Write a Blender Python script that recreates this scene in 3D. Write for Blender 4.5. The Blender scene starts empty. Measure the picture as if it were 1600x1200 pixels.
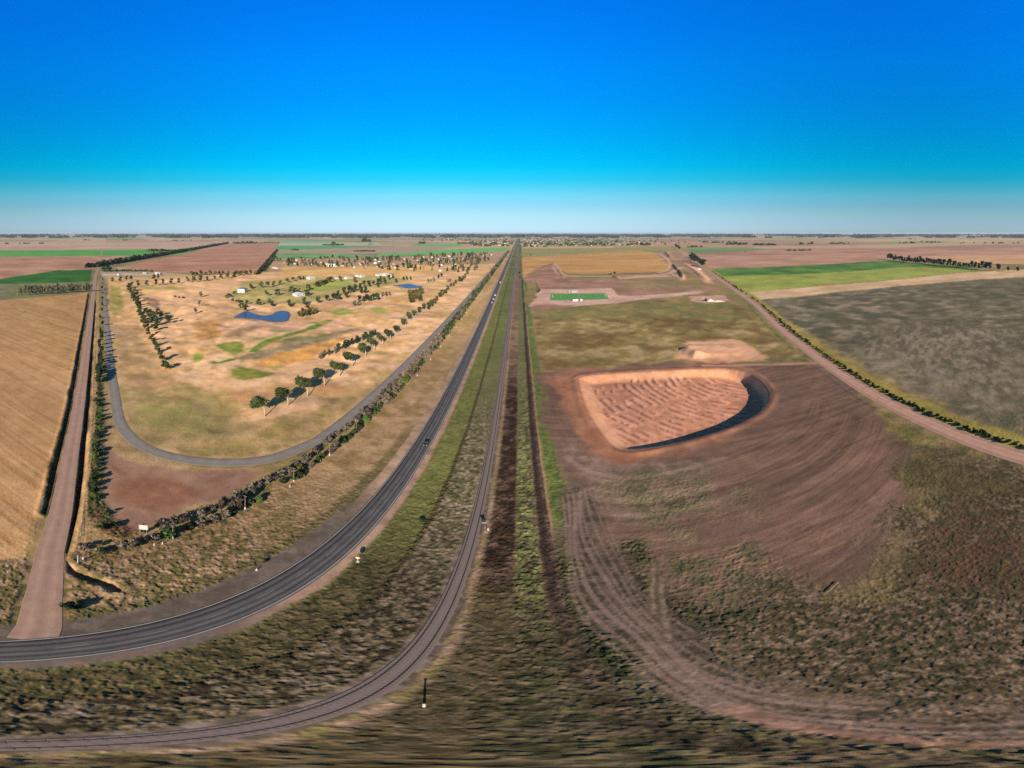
# Aerial view over farmland: highway, railway, golf course, excavation.  All lengths in metres, ground at z = 0.
import bpy, bmesh, math, random
import numpy as np
from mathutils import Vector, Matrix
R = math.radians
random.seed(11)
rng = np.random.default_rng(7)
sc = bpy.context.scene
COL = sc.collection
H = 100.0                      # flying height of the camera
DEG = 9.6                      # photo pixels per degree, both ways
EXPO = 0.55
ALB = 0.80                     # turns a colour seen in full sun into the albedo that gives it

# ------------------------------------------------------------------ survey: bearing + depression -> ground point
def G(px, py):
    az = R((px - 800) / DEG); el = R((py - 364) / DEG); r = H / math.tan(el)
    return (r * math.sin(az), r * math.cos(az))
def GS(*pts): return [G(*p) for p in pts]

# ------------------------------------------------------------------ colour helpers
def lin(h):
    v = np.array([int(h[i:i + 2], 16) for i in (0, 2, 4)]) / 255.0
    return np.where(v <= .04045, v / 12.92, ((v + .055) / 1.055) ** 2.4)
SUNTINT = np.array([1.17, 1.09, 1.04])
def alb(h, k=1.0): return np.clip(lin(h) * ALB * k * SUNTINT, 0, .9)

# ------------------------------------------------------------------ noise
def _h(ix, iy, seed):
    n = (ix.astype(np.int64) * 374761393 + iy.astype(np.int64) * 668265263 + seed * 982451653) & 0x7fffffff
    n = ((n ^ (n >> 13)) * 1274126177) & 0x7fffffff
    return ((n ^ (n >> 16)) & 0xffff) / 65535.0
def vnoise(x, y, seed=0):
    ix = np.floor(x); iy = np.floor(y); fx = x - ix; fy = y - iy
    fx = fx * fx * (3 - 2 * fx); fy = fy * fy * (3 - 2 * fy)
    a = _h(ix, iy, seed); b = _h(ix + 1, iy, seed); c = _h(ix, iy + 1, seed); d = _h(ix + 1, iy + 1, seed)
    return (a * (1 - fx) + b * fx) * (1 - fy) + (c * (1 - fx) + d * fx) * fy
def fbm(x, y, scale, octs=4, seed=0, sp=None):
    """0..1; octaves finer than the mesh spacing sp are faded out"""
    t = np.zeros_like(x); amp = 1.0; tot = 0.0; lam = float(scale)
    for o in range(octs):
        n = vnoise(x / lam + 17.3 * o, y / lam - 9.1 * o, seed + 31 * o) - .5
        if sp is not None: n = n * np.clip(lam / (1.5 * sp) - .4, 0, 1)
        t += n * amp; tot += amp * .55; amp *= .62; lam *= .5
    return np.clip(t / tot * 1.15 + .5, 0, 1)
def sstep(a, b, v):
    t = np.clip((v - a) / (b - a), 0, 1); return t * t * (3 - 2 * t)

def sdist(poly, x, y):
    """signed distance to a polygon, positive inside"""
    P = np.array(poly, float); Q = np.roll(P, -1, 0)
    d2 = np.full(x.shape, 1e18); ins = np.zeros(x.shape, bool)
    for (ax, ay), (bx, by) in zip(P, Q):
        ex, ey = bx - ax, by - ay; wx, wy = x - ax, y - ay
        t = np.clip((wx * ex + wy * ey) / (ex * ex + ey * ey + 1e-9), 0, 1)
        d2 = np.minimum(d2, (wx - t * ex) ** 2 + (wy - t * ey) ** 2)
        c = ((ay <= y) & (by > y)) | ((by <= y) & (ay > y))
        with np.errstate(divide='ignore', invalid='ignore'):
            ins ^= c & (x < ax + (y - ay) / (by - ay + (abs(by - ay) < 1e-12)) * ex)
    d = np.sqrt(d2); return np.where(ins, d, -d)
def ldist(line, x, y):
    P = np.array(line, float); d2 = np.full(x.shape, 1e18)
    for (ax, ay), (bx, by) in zip(P[:-1], P[1:]):
        ex, ey = bx - ax, by - ay; wx, wy = x - ax, y - ay
        t = np.clip((wx * ex + wy * ey) / (ex * ex + ey * ey + 1e-9), 0, 1)
        d2 = np.minimum(d2, (wx - t * ex) ** 2 + (wy - t * ey) ** 2)
    return np.sqrt(d2)
def smooth_line(pts, n=6):
    P = [Vector(p) for p in pts]; out = []
    for i in range(len(P) - 1):
        a = P[max(i - 1, 0)]; b = P[i]; c = P[i + 1]; d = P[min(i + 2, len(P) - 1)]
        for k in range(n):
            t = k / n
            out.append(tuple(.5 * ((2 * b) + (c - a) * t + (2 * a - 5 * b + 4 * c - d) * t * t + (3 * b - a - 3 * c + d) * t ** 3)))
    out.append(tuple(P[-1])); return out

# ------------------------------------------------------------------ surveyed lines and outlines
def road_x(y): return -39.9 + .0212 * y
def rail_x(y): return -11.5 + .0205 * y
def hedge_x(y): return -73.5 + .0300 * y
LEFT_ROAD = [(-1900, 815), (-1232, 527), (-745, 304), (-287, 109.3), (-178, 63), (-126, 40.8)] + GS((95, 800), (78, 862), (66, 944)) + [(-47.5, 11.0), (-43.0, 9.0)]
RIGHT_ROAD = [(1500, 3120), (1030, 2043), (640, 1130), (311.5, 376.7), (253, 269), (204, 170), (174, 107), (144, 39), (96, -70), (20, -240)]
PATH = smooth_line(GS((158, 434), (163, 470), (168, 520), (173, 570), (180, 620), (186, 655), (203, 682), (235, 703), (280, 716), (330, 722), (380, 722), (425, 716), (465, 702)), 5)
PATH += [(hedge_x(y) - 8.5 - min(1.5, (y - 118) * .01), y) for y in (128, 150, 200, 300, 450, 700, 1100, 1600, 2200)]
DITCH_R = smooth_line(GS((149, 470), (147, 500), (144, 540), (141, 580), (138, 620), (132.5, 675), (125.5, 745), (117, 795), (109, 827), (98.5, 862), (96, 876), (110, 890), (137, 902), (162, 910), (182, 920)), 4)
DITCH_L = GS((139, 458), (122, 560), (104, 660), (86, 735), (72, 800))
PIT = smooth_line(GS((903, 592), (925, 586), (1000, 581), (1080, 577), (1140, 577), (1175, 585), (1196, 602), (1203, 620), (1192, 640), (1160, 660), (1120, 675), (1050, 694), (1000, 703), (975, 704), (955, 695), (935, 670), (915, 635), (903, 592)), 3)
MOUND = GS((1060, 548), (1078, 539), (1150, 537), (1167, 548), (1150, 557), (1082, 560))
GOLF = GS((168, 433), (172, 520), (182, 600), (190, 655), (206, 682), (240, 702), (330, 718), (420, 712), (470, 698), (560, 644), (690, 525), (775, 412), (640, 414), (430, 424))
POND_A = smooth_line(GS((366.7, 496), (373, 492), (384, 486.7), (393, 488.7), (402.7, 492), (414.7, 493.3), (425, 492), (433, 487.3), (442.7, 486), (451, 488.7), (450, 498.7), (441, 502.7), (425, 502.7), (409, 500), (390, 497.5), (366.7, 496)), 3)
POND_B = smooth_line(GS((616, 446), (628.5, 444.5), (639, 443.7), (649.5, 446), (660, 447.5), (651, 450), (639, 450.8), (628, 448.5), (616, 446)), 3)
PITCH = GS((861, 458.6), (946.5, 458.2), (951.5, 467.5), (859.5, 469.3))

def terrain(x, y, sp=None):
    """large-scale ground height (no plants)"""
    x = np.asarray(x, float); y = np.asarray(y, float)
    z = np.zeros_like(x); r = np.hypot(x, y)
    # golf course undulation
    m = (x < -70) & (x > -1500) & (y < 1700) & (r < 1700)
    if m.any():
        xx, yy = x[m], y[m]
        w = sstep(0, 25, sdist(GOLF, xx, yy))
        w = w * sstep(4, 14, -sdist(POND_A, xx, yy)) * sstep(4, 14, -sdist(POND_B, xx, yy)) * sstep(3.6, 14, ldist(PATH, xx, yy))
        z[m] += w * ((fbm(xx, yy, 48, 3, 5) - .35) * 3.4)
    # ditches: real channels
    for L, wd, dp in ((DITCH_R, 1.5, 1.7), (DITCH_L, 1.5, 1.2)):
        P = np.array(L); m = (x > P[:, 0].min() - 9) & (x < P[:, 0].max() + 9) & (y > P[:, 1].min() - 9) & (y < P[:, 1].max() + 9)
        if m.any():
            d = ldist(L, x[m], y[m]); z[m] += (.3 * np.exp(-((d - wd - 1.0) / .8) ** 2) - dp * (1 - sstep(.4, wd, d))) * sstep(3.6, 4.3, ldist(LEFT_ROAD, x[m], y[m]))
    # excavation
    m = (x > 20) & (x < 190) & (y > 95) & (y < 260)
    if m.any():
        xx, yy = x[m], y[m]
        s = sdist(PIT, xx, yy)
        cx, cy = 92., 172.
        ang = np.arctan2(yy - cy, xx - cx)            # steep wall on the south and east, ramp on the north and west
        steep = sstep(-.45, .25, np.cos(ang - R(-38)))
        wdt = 10 - 5.6 * steep
        floor = (3.4 + 3.2 * sstep(-25, 45, (xx - 92) - .8 * (yy - 172))) * sstep(0, 1, s / wdt)
        q_ = np.hypot(xx - 172, yy - 205) + 3.5 * fbm(xx, yy, 26, 2, 77); rows = np.sin(1.25 * q_) * .5 + .5
        n = fbm(xx, yy, 6, 3, 78)
        fl = sstep(5, 9, s)
        z[m] += -floor + fl * (rows ** 2) * .5 * np.clip(n * 2.4 - .7, 0, 1) + .6 * np.exp(-((s + 2.5) / 2.0) ** 2)
    # spoil heap beside it
    m = (x > 110) & (x < 215) & (y > 190) & (y < 300)
    if m.any():
        s = sdist(MOUND, x[m], y[m]); n = fbm(x[m], y[m], 9, 3, 55)
        z[m] += (1.7 + 3.3 * sstep(150, 136, x[m])) * sstep(-1.5, 6.5, s + (n - .5) * .8) * (.93 + .14 * n) * sstep(225, 120, x[m] + .12 * (y[m] - 230))
    # berms and spoil ridges in the building ground farther off
    for L, wd, hh in ((GS((864, 413), (872, 420), (876, 427), (881, 433)), 7, 4.0), (GS((1052, 414), (1062, 424), (1068, 434)), 7, 5.0), (GS((955, 429), (968, 436)), 6, 4.0),
                      (GS((838, 438), (844, 458)), 3.0, 2.0), (GS((1040, 395), (1048, 402)), 12, 6.0), (GS((1073, 414), (1088, 424), (1104, 437)), 10, 2.5)):
        P = np.array(L); m = (x > P[:, 0].min() - 40) & (x < P[:, 0].max() + 40) & (y > P[:, 1].min() - 40) & (y < P[:, 1].max() + 40)
        if m.any():
            d = ldist(L, x[m], y[m]); z[m] += hh * (1 - sstep(1, wd, d)) * (.7 + .6 * fbm(x[m], y[m], 14, 3, 91))
    return z
def tz(x, y): return float(terrain(np.array([x]), np.array([y]))[0])

# ------------------------------------------------------------------ ground sheet
def build_ground():
    el = np.concatenate([np.arange(.0955, 1.5, .035), np.arange(1.5, 6, .075), np.arange(6, 30, .11), np.arange(30, 89.8, .105)])
    az = np.concatenate([np.arange(-96, 96, .15), np.arange(96, 264, 1.5)])
    nr, nc = len(el), len(az)
    rr = H / np.tan(np.radians(el))
    A = np.radians(az)
    x = (rr[:, None] * np.sin(A)[None, :]).ravel(); y = (rr[:, None] * np.cos(A)[None, :]).ravel()
    d_el = np.gradient(el)
    sp_r = (H / np.sin(np.radians(el)) ** 2 * np.radians(d_el))
    sp = np.repeat(np.abs(sp_r), nc); r = np.repeat(rr, nc)
    back = np.tile(np.abs((az + 180) % 360 - 180) > 96.5, nr); sp = np.where(back, np.maximum(sp, r * R(1.5)), sp)
    N = len(x)
    C = np.zeros((N, 3)); V = np.zeros(N)          # albedo, plant height
    n1 = fbm(x, y, 60, 4, 1, sp); n2 = fbm(x, y, 9, 4, 2, sp); n3 = fbm(x, y, 2.6, 3, 3, sp)
    wx = (fbm(x, y, 14, 4, 21, sp) - .5); wy = (fbm(x, y, 14, 4, 22, sp) - .5)

    def mixcols(cols, n):
        K = np.array([alb(c) for c in cols]); K = K[np.argsort(K.sum(1))]; t = np.clip(n, 0, 1) * (len(cols) - 1)
        i = np.clip(np.floor(t).astype(int), 0, len(cols) - 2); f = (t - i)[:, None]
        return K[i] * (1 - f) + K[i + 1] * f
    def stretch(n, k=1.6): return np.clip((n - .5) * k + .5, 0, 1)
    def put(m, w, cols, n, veg=None):
        """paint where index m, weight w"""
        c = mixcols(cols, n); C[m] = C[m] * (1 - w[:, None]) + c * w[:, None]
        if veg is not None: V[m] = V[m] * (1 - w) + veg * w
    def nz(m, sc_, seed, octs=6, ang=None, asp=1.0, k=1.6):
        xx, yy = x[m], y[m]
        if ang is not None:
            c, s = math.cos(ang), math.sin(ang); xx, yy = (xx * c + yy * s) / asp, -xx * s + yy * c
        return stretch(fbm(xx, yy, sc_, octs, seed, sp[m] if ang is None else None), k)
    def region(poly, cols, scale, seed, feather=None, veg=0., warp=1., ang=None, asp=1., k=1.6):
        P = np.array(poly); rm = np.hypot(P[:, 0], P[:, 1]).min()
        f = feather if feather is not None else max(.6, rm * .006)
        pad = f * 3 + 4
        m = np.where((x > P[:, 0].min() - pad) & (x < P[:, 0].max() + pad) & (y > P[:, 1].min() - pad) & (y < P[:, 1].max() + pad))[0]
        if not len(m): return
        s = sdist(poly, x[m] + wx[m] * f * 2.2 * warp, y[m] + wy[m] * f * 2.2 * warp)
        w = sstep(-f, f, s); q = w > 0; m = m[q]; w = w[q]
        if len(m): put(m, w, cols, nz(m, scale, seed, ang=ang, asp=asp, k=k), veg)
    def stroke(line, half, cols, scale, seed, feather=None, veg=0., ang=None, asp=1., k=1.6, keep=1.0):
        P = np.array(line); f = feather if feather is not None else half * .5
        pad = half + f * 3 + 3
        m = np.where((x > P[:, 0].min() - pad) & (x < P[:, 0].max() + pad) & (y > P[:, 1].min() - pad) & (y < P[:, 1].max() + pad))[0]
        if not len(m): return
        d = ldist(line, x[m] + wx[m] * f * 1.5, y[m] + wy[m] * f * 1.5)
        w = (1 - sstep(half - f, half + f, d)) * keep; q = w > 0; m = m[q]; w = w[q]
        if len(m): put(m, w, cols, nz(m, scale, seed, ang=ang, asp=asp, k=k), veg)

    allm = np.arange(N)
    # --- far patchwork of fields
    ca, sa = math.cos(R(-24)), math.sin(R(-24))
    fu = x * ca + y * sa; fv = -x * sa + y * ca
    cell = np.floor(fv / 620.); off = _h(cell, cell * 0, 4) * 900
    cu = np.floor((fu + off) / 950.); hh = _h(cu, cell, 9)
    pal = ['b89c78', 'b08c6c', 'bca684', 'a4866a', 'c6a878', '94965e', 'b8926c', 'b09c74', '88985a', 'bc9e7c', 'aa9470', 'c09c72']
    K = np.array([alb(c) for c in pal]); C[:] = K[(hh * 11.99).astype(int)]
    C *= (.9 + .2 * fbm(x, y, 300, 4, 6, sp))[:, None]
    # --- near default: rough pasture
    w = 1 - sstep(1500, 2400, r)
    put(allm, w, ['8a7a50', 'a58c60', '96804f', '7d7048'], stretch(n2 * .6 + n1 * .4), .25)

    # --- left side, far to near
    region(GS((-120, 377), (420, 376), (330, 390), (-120, 391)), ['c0a084', 'b6937a', 'c8aa88'], 200, 30)
    region(GS((-120, 391), (150, 390), (310, 389), (285, 398), (150, 399.5), (-120, 401)), ['5a9a40', '66a048'], 120, 31, 5)
    region(GS((-120, 401), (150, 399.5), (240, 400), (143, 421), (92, 422), (20, 432), (-120, 455)), ['b4886a', 'bc9272', 'a87c60'], 60, 32)
    region(GS((20, 433), (93, 422), (144, 421), (141.5, 441), (-60, 444), (-120, 452)), ['386a26', '40742a', '305e24'], 25, 33, 2, .3)
    region(GS((-120, 452), (-60, 443), (141, 440), (141, 455), (-120, 474)), ['7d7c58', '8f8a64', '6a6a48'], 10, 34, 2, .4)
    region(GS((-120, 474), (141, 457), (128, 545), (105, 655), (84, 737), (60, 840), (-120, 960)), ['b98e60', 'c29a6c', 'b08456', 'bd9464'], 1.5, 35, 2.5, .10, ang=R(23.5), asp=60., k=1.7)
    region(GS((187, 417), (362, 380.6), (437, 380.6), (401, 430), (220, 423)), ['b88668', 'c08e70', 'ae7e62'], 40, 36, 4, 0., ang=R(66), asp=8)
    region(GS((155, 424), (185, 417), (225, 423), (330, 431), (402, 430), (400, 436), (170, 447)), ['b09a78', 'a08a68', 'c4b094'], 12, 37, 3, .1)
    region(GS((160, 427), (252, 427), (250, 430), (160, 431)), ['d0c0a4', 'c4b090'], 12, 38, 3)
    # beyond the village
    region(GS((436, 376.3), (530, 376), (530, 379.4), (436, 379.4)), ['7fa878', '8ab082'], 90, 39, 10)
    region(GS((436, 379.4), (590, 379), (600, 383.5), (436, 383.5)), ['b4ae90', 'c0b49a'], 90, 40, 10)
    region(GS((434, 383.5), (546, 383.5), (546, 390), (432, 390.5)), ['62a35c', '6fae66', '5a9a58'], 60, 41, 8)
    region(GS((432, 390.5), (600, 386), (720, 384), (660, 394), (560, 397), (430, 396)), ['b0977c', 'a88c74', 'b8a484'], 60, 42, 8)
    region(GS((428, 396), (470, 395), (560, 397.5), (600, 400), (600, 404), (420, 404.5)), ['78a05c', '6a9656', '8aa868'], 60, 43, 8)
    region(GS((650, 381), (722, 380.8), (722, 384.2), (640, 384.6)), ['6fb063', '78b468'], 60, 44, 10)
    region(GS((590, 397), (655, 393), (718, 389), (795, 386.6), (789, 391.5), (740, 395), (690, 397.5), (590, 400)), ['74b460', '6aaa5a', '80ba68'], 60, 45, 5)
    region(GS((420, 404), (600, 402), (700, 397.5), (790, 392), (776, 411), (700, 420), (600, 421), (420, 424)), ['c2a27c', 'b08e68', 'cbb08a', 'a8906a'], 18, 46)

    # --- golf course
    region(GOLF, ['d2a47a', 'deb088', 'c6966a', 'e2b48c', 'c2a06c', 'cba070'], 20, 50, 2, .10)
    region(GS((215, 470), (300, 440), (420, 440), (360, 470), (330, 500), (290, 560), (255, 540)), ['e0b08a', 'd8a880', 'dcae80', 'c89c6c'], 12, 250, 8, .05)
    region(GS((300, 505), (335, 500), (352, 520), (330, 535), (305, 530)), ['c08e58', 'cc9860', 'b8864f'], 9, 251, 5, .08)
    region(GS((440, 417), (560, 416), (680, 416), (700, 424), (600, 432), (440, 431)), ['dcb070', 'd6a868', 'cc9e64'], 26, 51, 8)
    region(GS((380, 441), (470, 433), (600, 433), (640, 438), (600, 450), (500, 466), (470, 474), (400, 478), (360, 462)), ['a8985e', 'b4a06a', '9a8a58', 'b89c68'], 22, 52, 6)
    region(GS((470, 448), (520, 440), (552, 438), (545, 447), (500, 455), (475, 457)), ['98a04a', 'a4a454'], 18, 53, 6)
    region(GS((225, 464), (243, 465), (252, 478), (248, 487), (236, 480)), ['96705c', 'a07a62'], 12, 54, 3)
    region(GS((340, 506), (420, 500), (520, 500), (560, 505), (480, 520), (420, 530), (350, 525)), ['e0b08c', 'dcaa88', 'd4a282'], 20, 55, 5)
    region(GS((352, 523), (372, 518), (396, 512), (412, 514), (380, 527), (356, 529)), ['a08060', '8f7458', 'a88a68'], 10, 56, 4)
    region(GS((372, 560), (400, 552), (430, 541), (480, 524), (560, 515), (545, 526), (460, 545), (420, 558), (380, 572)), ['9c8464', 'a88f74', '8a7a58'], 14, 57, 4)
    region(GS((325, 606), (350, 590), (420, 566), (470, 548), (545, 522), (585, 515), (530, 545), (500, 566), (450, 592), (400, 612), (340, 614)), ['e4b284', 'dcaa7c', 'eabb90'], 22, 58, 4)
    region(GS((395, 566), (440, 552), (500, 536), (540, 530), (500, 552), (450, 568), (410, 576)), ['cc9456', 'c8904f'], 18, 59, 5)
    stroke(GS((338, 568), (352, 566), (366, 563)), 3.5, ['5f7038', '6a7a3c'], 7, 60, 2.5, .2)
    stroke(smooth_line(GS((395, 549), (406, 543), (425, 535), (450, 527), (475, 518), (495, 511), (513, 503)), 4), 4.2, ['5e7a34', '6c8438', '7a8440'], 9, 61, 2.0, .3)
    stroke(GS((455, 534), (480, 530), (505, 525)), 4, ['7a7a48', '8a8450'], 9, 62, 3)
    for PO in (POND_A, POND_B):
        stroke(PO, 5.0, ['c4a080', 'd2b090', 'b08c6c'], 5, 271, 3.5, .1); stroke(PO, 1.6, ['6a5238', '7a6044', '5c5a34'], 3, 272, 1.4, .3)
    for (cx, cy, ax, ay, cs) in ((362, 544, 21, 9, ['8a8a3e', '7f823a']), (391, 587, 33, 8.5, ['7d8036', '8a863e']), (535, 489, 16, 5, ['96944a', 'a09c50']), (592, 486, 13, 4.2, ['94924a', 'a29a52']), (431, 574, 12, 3, ['a28a4a', 'ae9252']),
                             (237, 451, 14, 2.6, ['a49a4c', 'b0a25c']), (272, 451, 16, 2.6, ['a89c50', 'b0a45c']), (310, 559, 8, 7, ['7d8a40', 'a0984c']), (500, 506, 14, 2, ['a0964c', 'aa9c54']), (408, 532, 15, 3, ['a09a58', 'aca068']), (440, 520, 14, 2.5, ['aaa468', 'b0a870'])):
        region([G(cx + 1.12 * ax * q_ * math.cos(t), cy + 1.15 * ay * q_ * math.sin(t)) for t in np.linspace(0, 6.283, 26)[:-1] for q_ in (1 + .1 * math.sin(3 * t + cx) + .06 * math.sin(7 * t + cy),)], ['b0985a', 'bca468'], 6, 63, 3.0, .1)
        region([G(cx + ax * q_ * math.cos(t), cy + ay * q_ * math.sin(t)) for t in np.linspace(0, 6.283, 26)[:-1] for q_ in (1 + .13 * math.sin(3 * t + cx) + .08 * math.sin(7 * t + cy),)], cs, 4, 63, 1.6 if ay > 6 else 3.0, k=2.2)
    stroke(smooth_line(GS((341, 566), (360, 559), (378, 554), (390, 545), (388, 538)), 4), 1.6, ['b89a70', 'd2b48a'], 6, 64, 1.0)
    region(GS((172, 600), (230, 596), (300, 606), (330, 618), (400, 660), (470, 655), (540, 620), (600, 580), (585, 620), (480, 690), (420, 709), (330, 716), (240, 699), (205, 680), (188, 650)), ['a2885a', 'b09468', '947c50', 'b89870', '9c8856', 'a88a60'], 8, 65, 6, .18)
    region(GS((205, 630), (300, 625), (380, 660), (330, 680), (230, 668)), ['8f8450', '9c8a58', 'a08a60'], 6, 66, 8, .2)
    region(GS((172, 445), (190, 450), (196, 480), (182, 500), (174, 480)), ['a0904c', 'b09c60', '988848'], 12, 67, 4, .1)
    region(GS((178, 510), (215, 505), (255, 580), (262, 610), (200, 600), (182, 580)), ['b08c64', 'a8845e', 'ba9670'], 12, 68, 5, .08)

    # sand-dry turf of the course is paler than the verges around it
    P = np.array(GOLF); m = np.where((x > P[:, 0].min()) & (x < P[:, 0].max()) & (y > P[:, 1].min()) & (y < P[:, 1].max()))[0]
    w = sstep(-2, 14, sdist(GOLF, x[m], y[m])) * sstep(150, 260, r[m])
    sp_n = stretch(fbm(x[m], y[m], 5.5, 5, 280, sp[m]), 2.2); C[m] *= (1 + w * (.02 + .32 * sp_n))[:, None] * np.array([1, 1.02, .93])
    # --- corner lot and the strips beside the left dirt road
    region(GS((148, 600), (176, 600), (188, 668), (215, 700), (300, 727), (400, 731), (440, 728), (300, 800), (200, 850), (130, 872), (120, 860)), ['a88a5e', 'b0926a', '957c52'], 7, 70, 1.5, .15)
    region(GS((160, 690), (185, 712), (235, 728), (305, 733), (385, 733), (414, 739), (367, 772), (305, 788), (255, 815), (200, 838), (165, 832), (160, 795), (168, 745)), ['93705a', '9a7860', '8a6650', '987460'], 9, 71, 1.3, .03)
    region([G(250 + 62 * math.cos(t), 772 + 30 * math.sin(t)) for t in np.linspace(0, 6.283, 20)[:-1]], ['8c624a', '946a50', '885e48'], 4, 72, 3.0)
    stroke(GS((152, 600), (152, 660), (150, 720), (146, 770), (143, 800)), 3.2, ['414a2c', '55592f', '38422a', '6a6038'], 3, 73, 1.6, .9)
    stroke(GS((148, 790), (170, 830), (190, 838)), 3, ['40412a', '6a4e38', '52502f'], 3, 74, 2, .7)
    stroke(GS((153, 446), (152, 520), (145, 640), (132, 750), (119, 880)), 1.5, ['c09a68', 'b28c60'], 4, 75, .7, .1)
    stroke(DITCH_R, 1.3, ['2c2c1e', '3c3a24', '2a2418'], 3, 76, .9, .3)
    stroke(DITCH_L, 2.0, ['3a3222', '4a402a', '5a4c30'], 3, 77, 1.2, .5)

    # --- corridor of highway and railway: bands measured across, u = metres from the line under the camera
    u = x - .021 * y + wx * 1.6 * np.clip(40 / (r + 1), .25, 1)
    inner = (np.abs(x - .021 * y) < 110) & (r < 6500)
    cm = np.where(inner)[0]; uu = u[cm]; yy = y[cm]
    def band(a, b, f, cols, scale, seed, veg, lo=-1e9, hi=1e9, lf=30., ang=None, asp=1., k=1.7, keep=1.0):
        w = sstep(a - f, a + f, uu) * (1 - sstep(b - f, b + f, uu)) * keep
        if lo > -1e8: w = w * sstep(lo, lo + lf, yy)
        if hi < 1e8: w = w * (1 - sstep(hi, hi + lf, yy))
        q = w > 0; m = cm[q]
        if len(m): put(m, w[q], cols, nz(m, scale, seed, ang=ang, asp=asp, k=k), veg)
    AL = R(90 - 1.2)
    hx = -73.5 + .009 * y[cm]                               # the hedge line drifts away a little
    w = sstep(-1, 1, uu - (hx - 1)) * (1 - sstep(-48, -47, uu)); q = w > 0
    put(cm[q], w[q], ['a58660', 'b08f68', '957850', '9c8458', 'b4946c'], nz(cm[q], 5, 101), .22)
    far = sstep(180, 420, yy); q = (w * far) > 0
    put(cm[q], (w * far)[q], ['c6a06e', 'ba9462', 'cca874', 'b89a5c'], nz(cm[q], 9, 102, ang=AL, asp=9), .08)
    near = 1 - sstep(55, 120, yy); q = (w * near) > 0
    put(cm[q], (w * near)[q], ['806a48', '90765a', '6e5e3c', '9a8060', '5f5a34'], nz(cm[q], 1.6, 103), .4)
    band(-51.5, -46, 1.2, ['4a4a2a', '5a5a34', '6a5a3c'], 2.5, 104, .5, hi=120, lf=60, keep=.75)
    band(-47.5, -43, .5, ['a88a70', 'b4967e', '9c8068', 'b09274'], 3, 105, 0., lo=60, lf=50)
    band(-49.0, -43, .7, ['6c6054', '78695c', '625648'], 2, 106, 0., hi=75, lf=40)
    band(-37, -33.4, .5, ['a88870', 'b4947c', 'a07e68', 'b08e74'], 3, 107, 0.)
    band(-37, -33.0, .6, ['6e6055', '78695f', '806656'], 2, 108, 0., hi=30, lf=22)
    band(-33.6, -23, .8, ['646a38', '767a40', '706c3a', '7c7446'], 1.6, 109, .35)
    band(-33.2, -23.6, 1.0, ['45402a', '544a2e', '605036', '3f3a26', '565832', '685840'], 1.0, 110, .32, hi=60, lf=40)
    band(-23.8, -13.6, .8, ['605a40', '92806a', '6c703e', '786654', '4c4630', '6c6642', '9a886e'], 1.1, 111, .42, k=1.9)
    band(-24, -13.4, .8, ['423a2a', '60523f', '4a462c', '70604e', '382f22', '605a3a', '7c6c58'], 1.0, 211, .34, hi=55, lf=45, k=2.0)
    band(-24.4, -23.0, .4, ['3c3422', '54462e'], 1.6, 112, .8, keep=.85)
    band(-13.6, -9.0, .7, ['6c5e54', '8a7a6e', '746458', '5e5646'], 1.3, 113, 0., k=2.0)
    band(-9.0, -7.2, .5, ['a68a72', '9a7c60', '86784c'], 2, 114, .2)
    band(-7.6, -.8, .9, ['3e2e24', '523c2e', '35281e', '665042', '443826'], 2.4, 115, .45, lo=44, lf=26, k=2.0)
    band(-7.6, -.8, .9, ['8a7058', '745a48', '9a8060'], 5, 116, .3, lo=190, lf=120, keep=.8)
    band(-.8, 4.6, .8, ['6e6844', '8a8254', '524c34', '6a7240'], 1.6, 117, .6, k=2.0)
    band(4.4, 8.2, .7, ['4a3a30', '5c4a3c', '6a5846'], 2.0, 118, .4)
    band(4.9, 6.6, .5, ['2c231d', '3c3028'], 2.0, 119, .3, lo=26, lf=20, keep=.8)
    band(8.0, 8.9, .25, ['a0805a', 'b08c68'], 2, 120, .05, lo=60, lf=40)
    band(8.8, 14.6, .9, ['66743a', '566430', '767a42'], 2.2, 121, .35, lo=72, lf=20)
    band(8.0, 40., 1.6, ['4c4430', '5c503a', '404028', '685a46', '383c24'], 1.2, 122, .45, hi=66, lf=30, k=2.0)
    band(8.0, 12.6, .9, ['334020', '45502a', '2a3418', '5c5a3a'], 1.7, 123, .8, lo=4, hi=64, lf=24, k=2.0)

    # --- right side, far to near
    region(GS((1070, 388.5), (1244, 388.5), (1240, 394), (1085, 396)), ['6f8a5c', '78905e'], 90, 130, 10)
    region(GS((1244, 387), (1700, 384), (1700, 392), (1240, 396), (1090, 400), (1080, 397)), ['b48468', 'bc9274', 'a67a5e'], 150, 131, 14)
    region(GS((1088, 399), (1300, 396), (1440, 391), (1700, 388), (1700, 402), (1392, 407), (1104, 419)), ['ba8e72', 'b2846a', 'c0967a'], 90, 132, 8)
    region(GS((1440, 400.5), (1700, 394), (1700, 409), (1600, 413), (1500, 410)), ['cfa276', 'c89a6c'], 60, 133, 6)
    region(GS((1106, 421), (1200, 417.5), (1390, 406.5), (1425, 411), (1560, 419), (1420, 419), (1290, 427.5), (1124, 431.5)), ['547a30', '5f8236', '4c6e2c', '6a8a3c'], 40, 134, 4, .2)
    region(GS((1123, 431), (1290, 426.5), (1420, 417), (1545, 420), (1500, 425.5), (1400, 436), (1290, 445), (1160, 457)), ['98a048', 'a4a64e', '8c9440', '9aa24c'], 26, 135, 4, .2)
    region(GS((1156, 457), (1290, 446), (1400, 437), (1500, 426), (1700, 414), (1700, 424), (1530, 436.5), (1400, 447), (1290, 458), (1178, 470)), ['d2b084', 'c8a478', 'd8b88e'], 26, 136, 2.5)
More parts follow.
